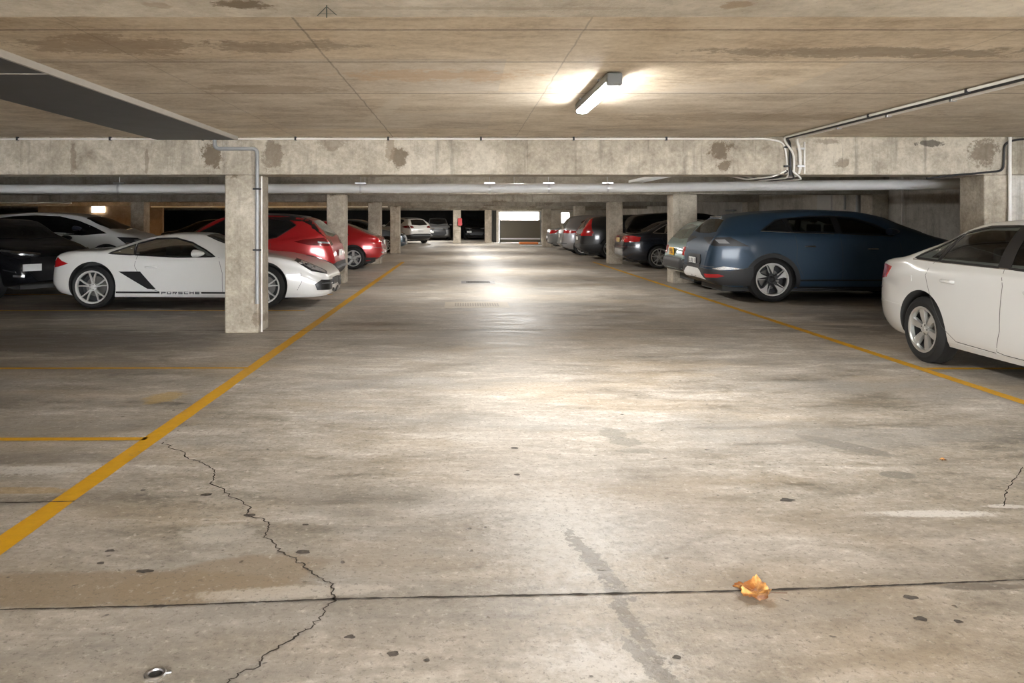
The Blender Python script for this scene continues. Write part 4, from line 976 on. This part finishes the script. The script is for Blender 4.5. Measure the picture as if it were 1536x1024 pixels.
# --- dark and white cars in the left bays ----------------------------------
black = paint('black_car_paint', (.008, .009, .011), .0, .22)
def front_kit(**k):
    d = dict(patches=[('headlight', K_trim, '*FW', [(22, .80), (30, .86), (52, .90), (72, .93), (60, .83), (40, .76)]),
             ('headlight_lens', K_lens, '*FW', [(26, .835), (50, .875), (68, .91), (50, .85), (30, .80)]),
             ('grille', K_trim, 'F', [(-.5, .78), (.5, .78), (.56, .5), (.4, .34), (-.4, .34), (-.56, .5)]),
             ('fog_light', K_lens, '*FW', [(36, .46), (46, .47), (46, .43), (36, .42)])],
             bands=[('headlight_strip', K_chr, 'FW', [(22, .82), (44, .86), (66, .90)], .03), ('headlight_strip', K_chr, 'FW', [(-22, .82), (-44, .86), (-66, .90)], .03), ('lower_chrome', K_chr, 'FW', [(44, .52), (58, .56)], .018), ('lower_chrome', K_chr, 'FW', [(-44, .52), (-58, .56)], .018)],
             plates=[('F', -.52, .60, .34, .13, K_white, '')]); d.update(k); return d
h = R(-35)
front = Vector((-7.78, 14.5)); Lb = 4.5
tl = front - Vector((math.cos(h), math.sin(h))) * 4.72
car('saloon_car', 'black saloon facing forward at the far left, behind the white sports car tail', sedan_spec(wheel='multi', **front_kit()), (tl.x, tl.y), -35, black, detail=1)
wsuv = dict(suv); wsuv.update(front_kit(), L=5.0, pillars=[], rear_window=[], strips=[], wheel='multi', see_through=None, seats=None, glass=G_dark,
    windows=[[(.5, 1.27), (.9, 1.49), (1.5, 1.575), (2.1, 1.60), (2.7, 1.58), (3.2, 1.47), (3.6, 1.32), (4.0, 1.15), (3.4, 1.10), (2.4, 1.15), (1.2, 1.18)]])
wsuv['patches'] = [('headlight', K_trim, '*FW', [(30, .90), (50, 1.03), (80, 1.06), (66, .88), (40, .84)]), ('headlight_lens', K_lens, '*FW', [(34, .90), (48, .99), (56, .98), (44, .88)])] + wsuv['patches'][2:]
car('crossover', 'white crossover with full-width dark glass, behind the black saloon at the left', wsuv, (-12.95, 19.75), 0, white, detail=1)
car('hatchback', 'small white hatchback with dark glass, right of the white crossover in the left bays', hatch_spec(**front_kit()), (-13.6, 23.4), 0, white, detail=1)
car('saloon_car', 'black saloon beyond the small white hatchback, showing above the sports car roof', sedan_spec(wheel='multi', **front_kit()), (-10.9, 27.6), 0, black, detail=1)
bsuv = dict(wsuv); bsuv['top'] = [(a, b * 1.12) for a, b in suv['top']]
car('van', 'tall black car at the far left edge beyond the white crossover', bsuv, (-19.5, 24.0), 0, black, detail=1)
# --- far end of the aisle ----------------------------------------------------
qh = hatch_spec(near='L', rear_glass=G_dark)
car('hatchback', 'white hatchback seen from behind in the far dark bay', qh, (-2.55, 46.2), 128, white, detail=1)
gp = paint('grey_car_paint', (.22, .225, .23), .3, .3)
r_ = Vector((-1.7, 53.5)); car('hatchback', 'grey hatchback facing the camera beside the far white hatchback', hatch_spec(L=4.1, **front_kit()), (r_.x - .3, r_.y + 4.1), -86, gp, detail=1)
car('saloon_car', 'silver-blue car nose peeking past the fourth left column', sedan_spec(wheel='multi', **front_kit()), (-2.62 - 4.72, 34.9), 0, paint('steel_car_paint', (.12, .16, .2), .5), detail=1)
car('saloon_car', 'black saloon in the far dark bay between the two far columns', sedan_spec(wheel='multi', **front_kit()), (1.0, 59.5), -90, black, detail=1)
# --- right bank ------------------------------------------------------------------
green = paint('pale_green_car_paint', (.20, .30, .29), .45, .3)
wag = dict(L=4.3, W=1.7, tyre=.32, rim=.2, wheel='five', axles=(.9, 3.4), near='R', round=.12, n=60, rear_taper=(.6, .12), front_taper=(.9, .2), roofw=.68,
    top=[(0, .66), (.05, .70), (.12, .95), (.2, 1.08), (.42, 1.36), (.6, 1.46), (1.0, 1.50), (2.0, 1.50), (2.5, 1.42), (3.05, 1.08), (3.5, 1.0), (4.1, .85), (4.3, .6)],
    bot=[(0, .42), (.2, .33), (.6, .25), (3.6, .24), (4.3, .34)], belt=[(0, 1.0), (.5, 1.04), (2.8, .98), (4.3, .7)],
    windows=[[(.6, 1.08), (.75, 1.34), (1.3, 1.40), (1.3, 1.04)], [(1.36, 1.04), (1.36, 1.40), (2.1, 1.40), (2.1, 1.02)], [(2.16, 1.02), (2.16, 1.39), (2.45, 1.34), (2.85, 1.02)]],
    rear_window=[[(-.60, 1.10), (-.50, 1.36), (0, 1.40), (.50, 1.36), (.60, 1.10), (0, 1.07)]], rear_glass=G_pale,
    windscreen=[(2.55, -.52), (2.55, .52), (3.0, .6), (3.0, -.6)], mirror=(2.75, 1.04),
    seams=[[(1.33, 1.04), (1.36, .4)], [(2.13, 1.02), (2.13, .3)]], handles=[(1.6, .92), (2.4, .9)],
    patches=[('tail_light', K_red, '*BW', [(36, .74), (36, .92), (56, .92), (60, .74)]), ('bumper', K_plas, 'BW', [(-84, .66), (-50, .66), (0, .68), (50, .66), (84, .66), (84, .40), (0, .42), (-84, .40)])],
    bands=[('tailgate_handle', None, 'B', [(-.35, 1.02), (.35, 1.02)], .05)],
    plates=[('B', .14, .80, .36, .17, K_yel, 'P8L')])
car('estate_car', 'old pale green estate car with orange-yellow plate behind the blue crossover tail', wag, (4.62, 16.65), 0, green)
bsed = sedan_spec(wheel='y10', rim=.26, tyre=.35, trim=K_chr, glass=G_dark, see_through=None, seats=None,
    patches=[('tail_light', K_red, '*BW', [(22, .86), (24, 1.0), (52, 1.0), (66, .96), (64, .82), (40, .80)])], plates=[('B', .1, .86, .45, .14, simple('plate_tan', (.6, .42, .15), .5), '')],
    bands=[('boot_seam', K_chr, 'BW', [(-52, .66), (52, .66)], .012)])
car('sedan', 'black sedan with silver multi-spoke wheels and red tail lamps, before the third right column', bsed, (4.92, 23.0 + .9 - .15), 0, paint('navy_black_car_paint', (.010, .013, .022), .2, .22))
csuv = dict(suv); csuv.update(see_through=None, seats=None, glass=G_dark, wheel='five', rim_mat=K_alu, rear_window=[[(-.55, 1.2), (-.48, 1.46), (.48, 1.46), (.55, 1.2)]], strips=[], side_patches=[],
    patches=[('tail_light', K_red, '*BW', [(40, .98), (40, 1.58), (54, 1.58), (62, 1.1), (66, .98)]), ('lower_tail_light', K_red, '*BW', [(34, .88), (34, .98), (62, .98), (62, .88)]), ('bumper_cladding', K_plas, 'BW', [(-84, .56), (84, .56), (84, .3), (-84, .3)])],
    bands=[('tailgate_chrome', K_chr, 'BW', [(-34, .92), (34, .92)], .03)], plates=[('B', 0, .78, .45, .13, K_white, '')])
car('crossover', 'dark crossover with tall red tail lamps behind the third right column', csuv, (4.42, 29.0), 0, paint('charcoal_car_paint', (.03, .032, .035), .5))
bs2 = dict(csuv); bs2['top'] = [(a, b * 1.04) for a, b in suv['top']]; bs2['patches'] = []
car('crossover', 'black crossover whose roof shows above the black sedan', bs2, (5.6, 26.9), 0, black, detail=1)
silver = paint('silver_car_paint', (.34, .34, .35), .7, .3)
mpv = dict(hatch_spec()); mpv.update(L=4.4, near='R', patches=[('tail_light', K_red, '*BW', [(36, .94), (40, 1.06), (60, 1.04), (78, .98), (60, .92)])], rear_glass=G_pale, rear_window=[[(-.62, 1.10), (-.5, 1.50), (.5, 1.50), (.62, 1.10)]],
    top=[(0, .62), (.04, .9), (.12, 1.1), (.25, 1.34), (.42, 1.56), (.6, 1.64), (1.3, 1.69), (2.0, 1.68), (2.6, 1.5), (3.3, 1.12), (3.8, 1.0), (4.3, .8), (4.4, .6)])
car('people_carrier', 'silver people carrier with small red tail lamp, ahead of the fourth right column', mpv, (4.15, 31.6 + .6), 0, silver, detail=1)
car('sedan', 'grey sedan farthest along the right bank, next to the slim column', sedan_spec(glass=G_dark, see_through=None, seats=None, wheel='five'), (4.25, 37.6), 0, gp, detail=1)
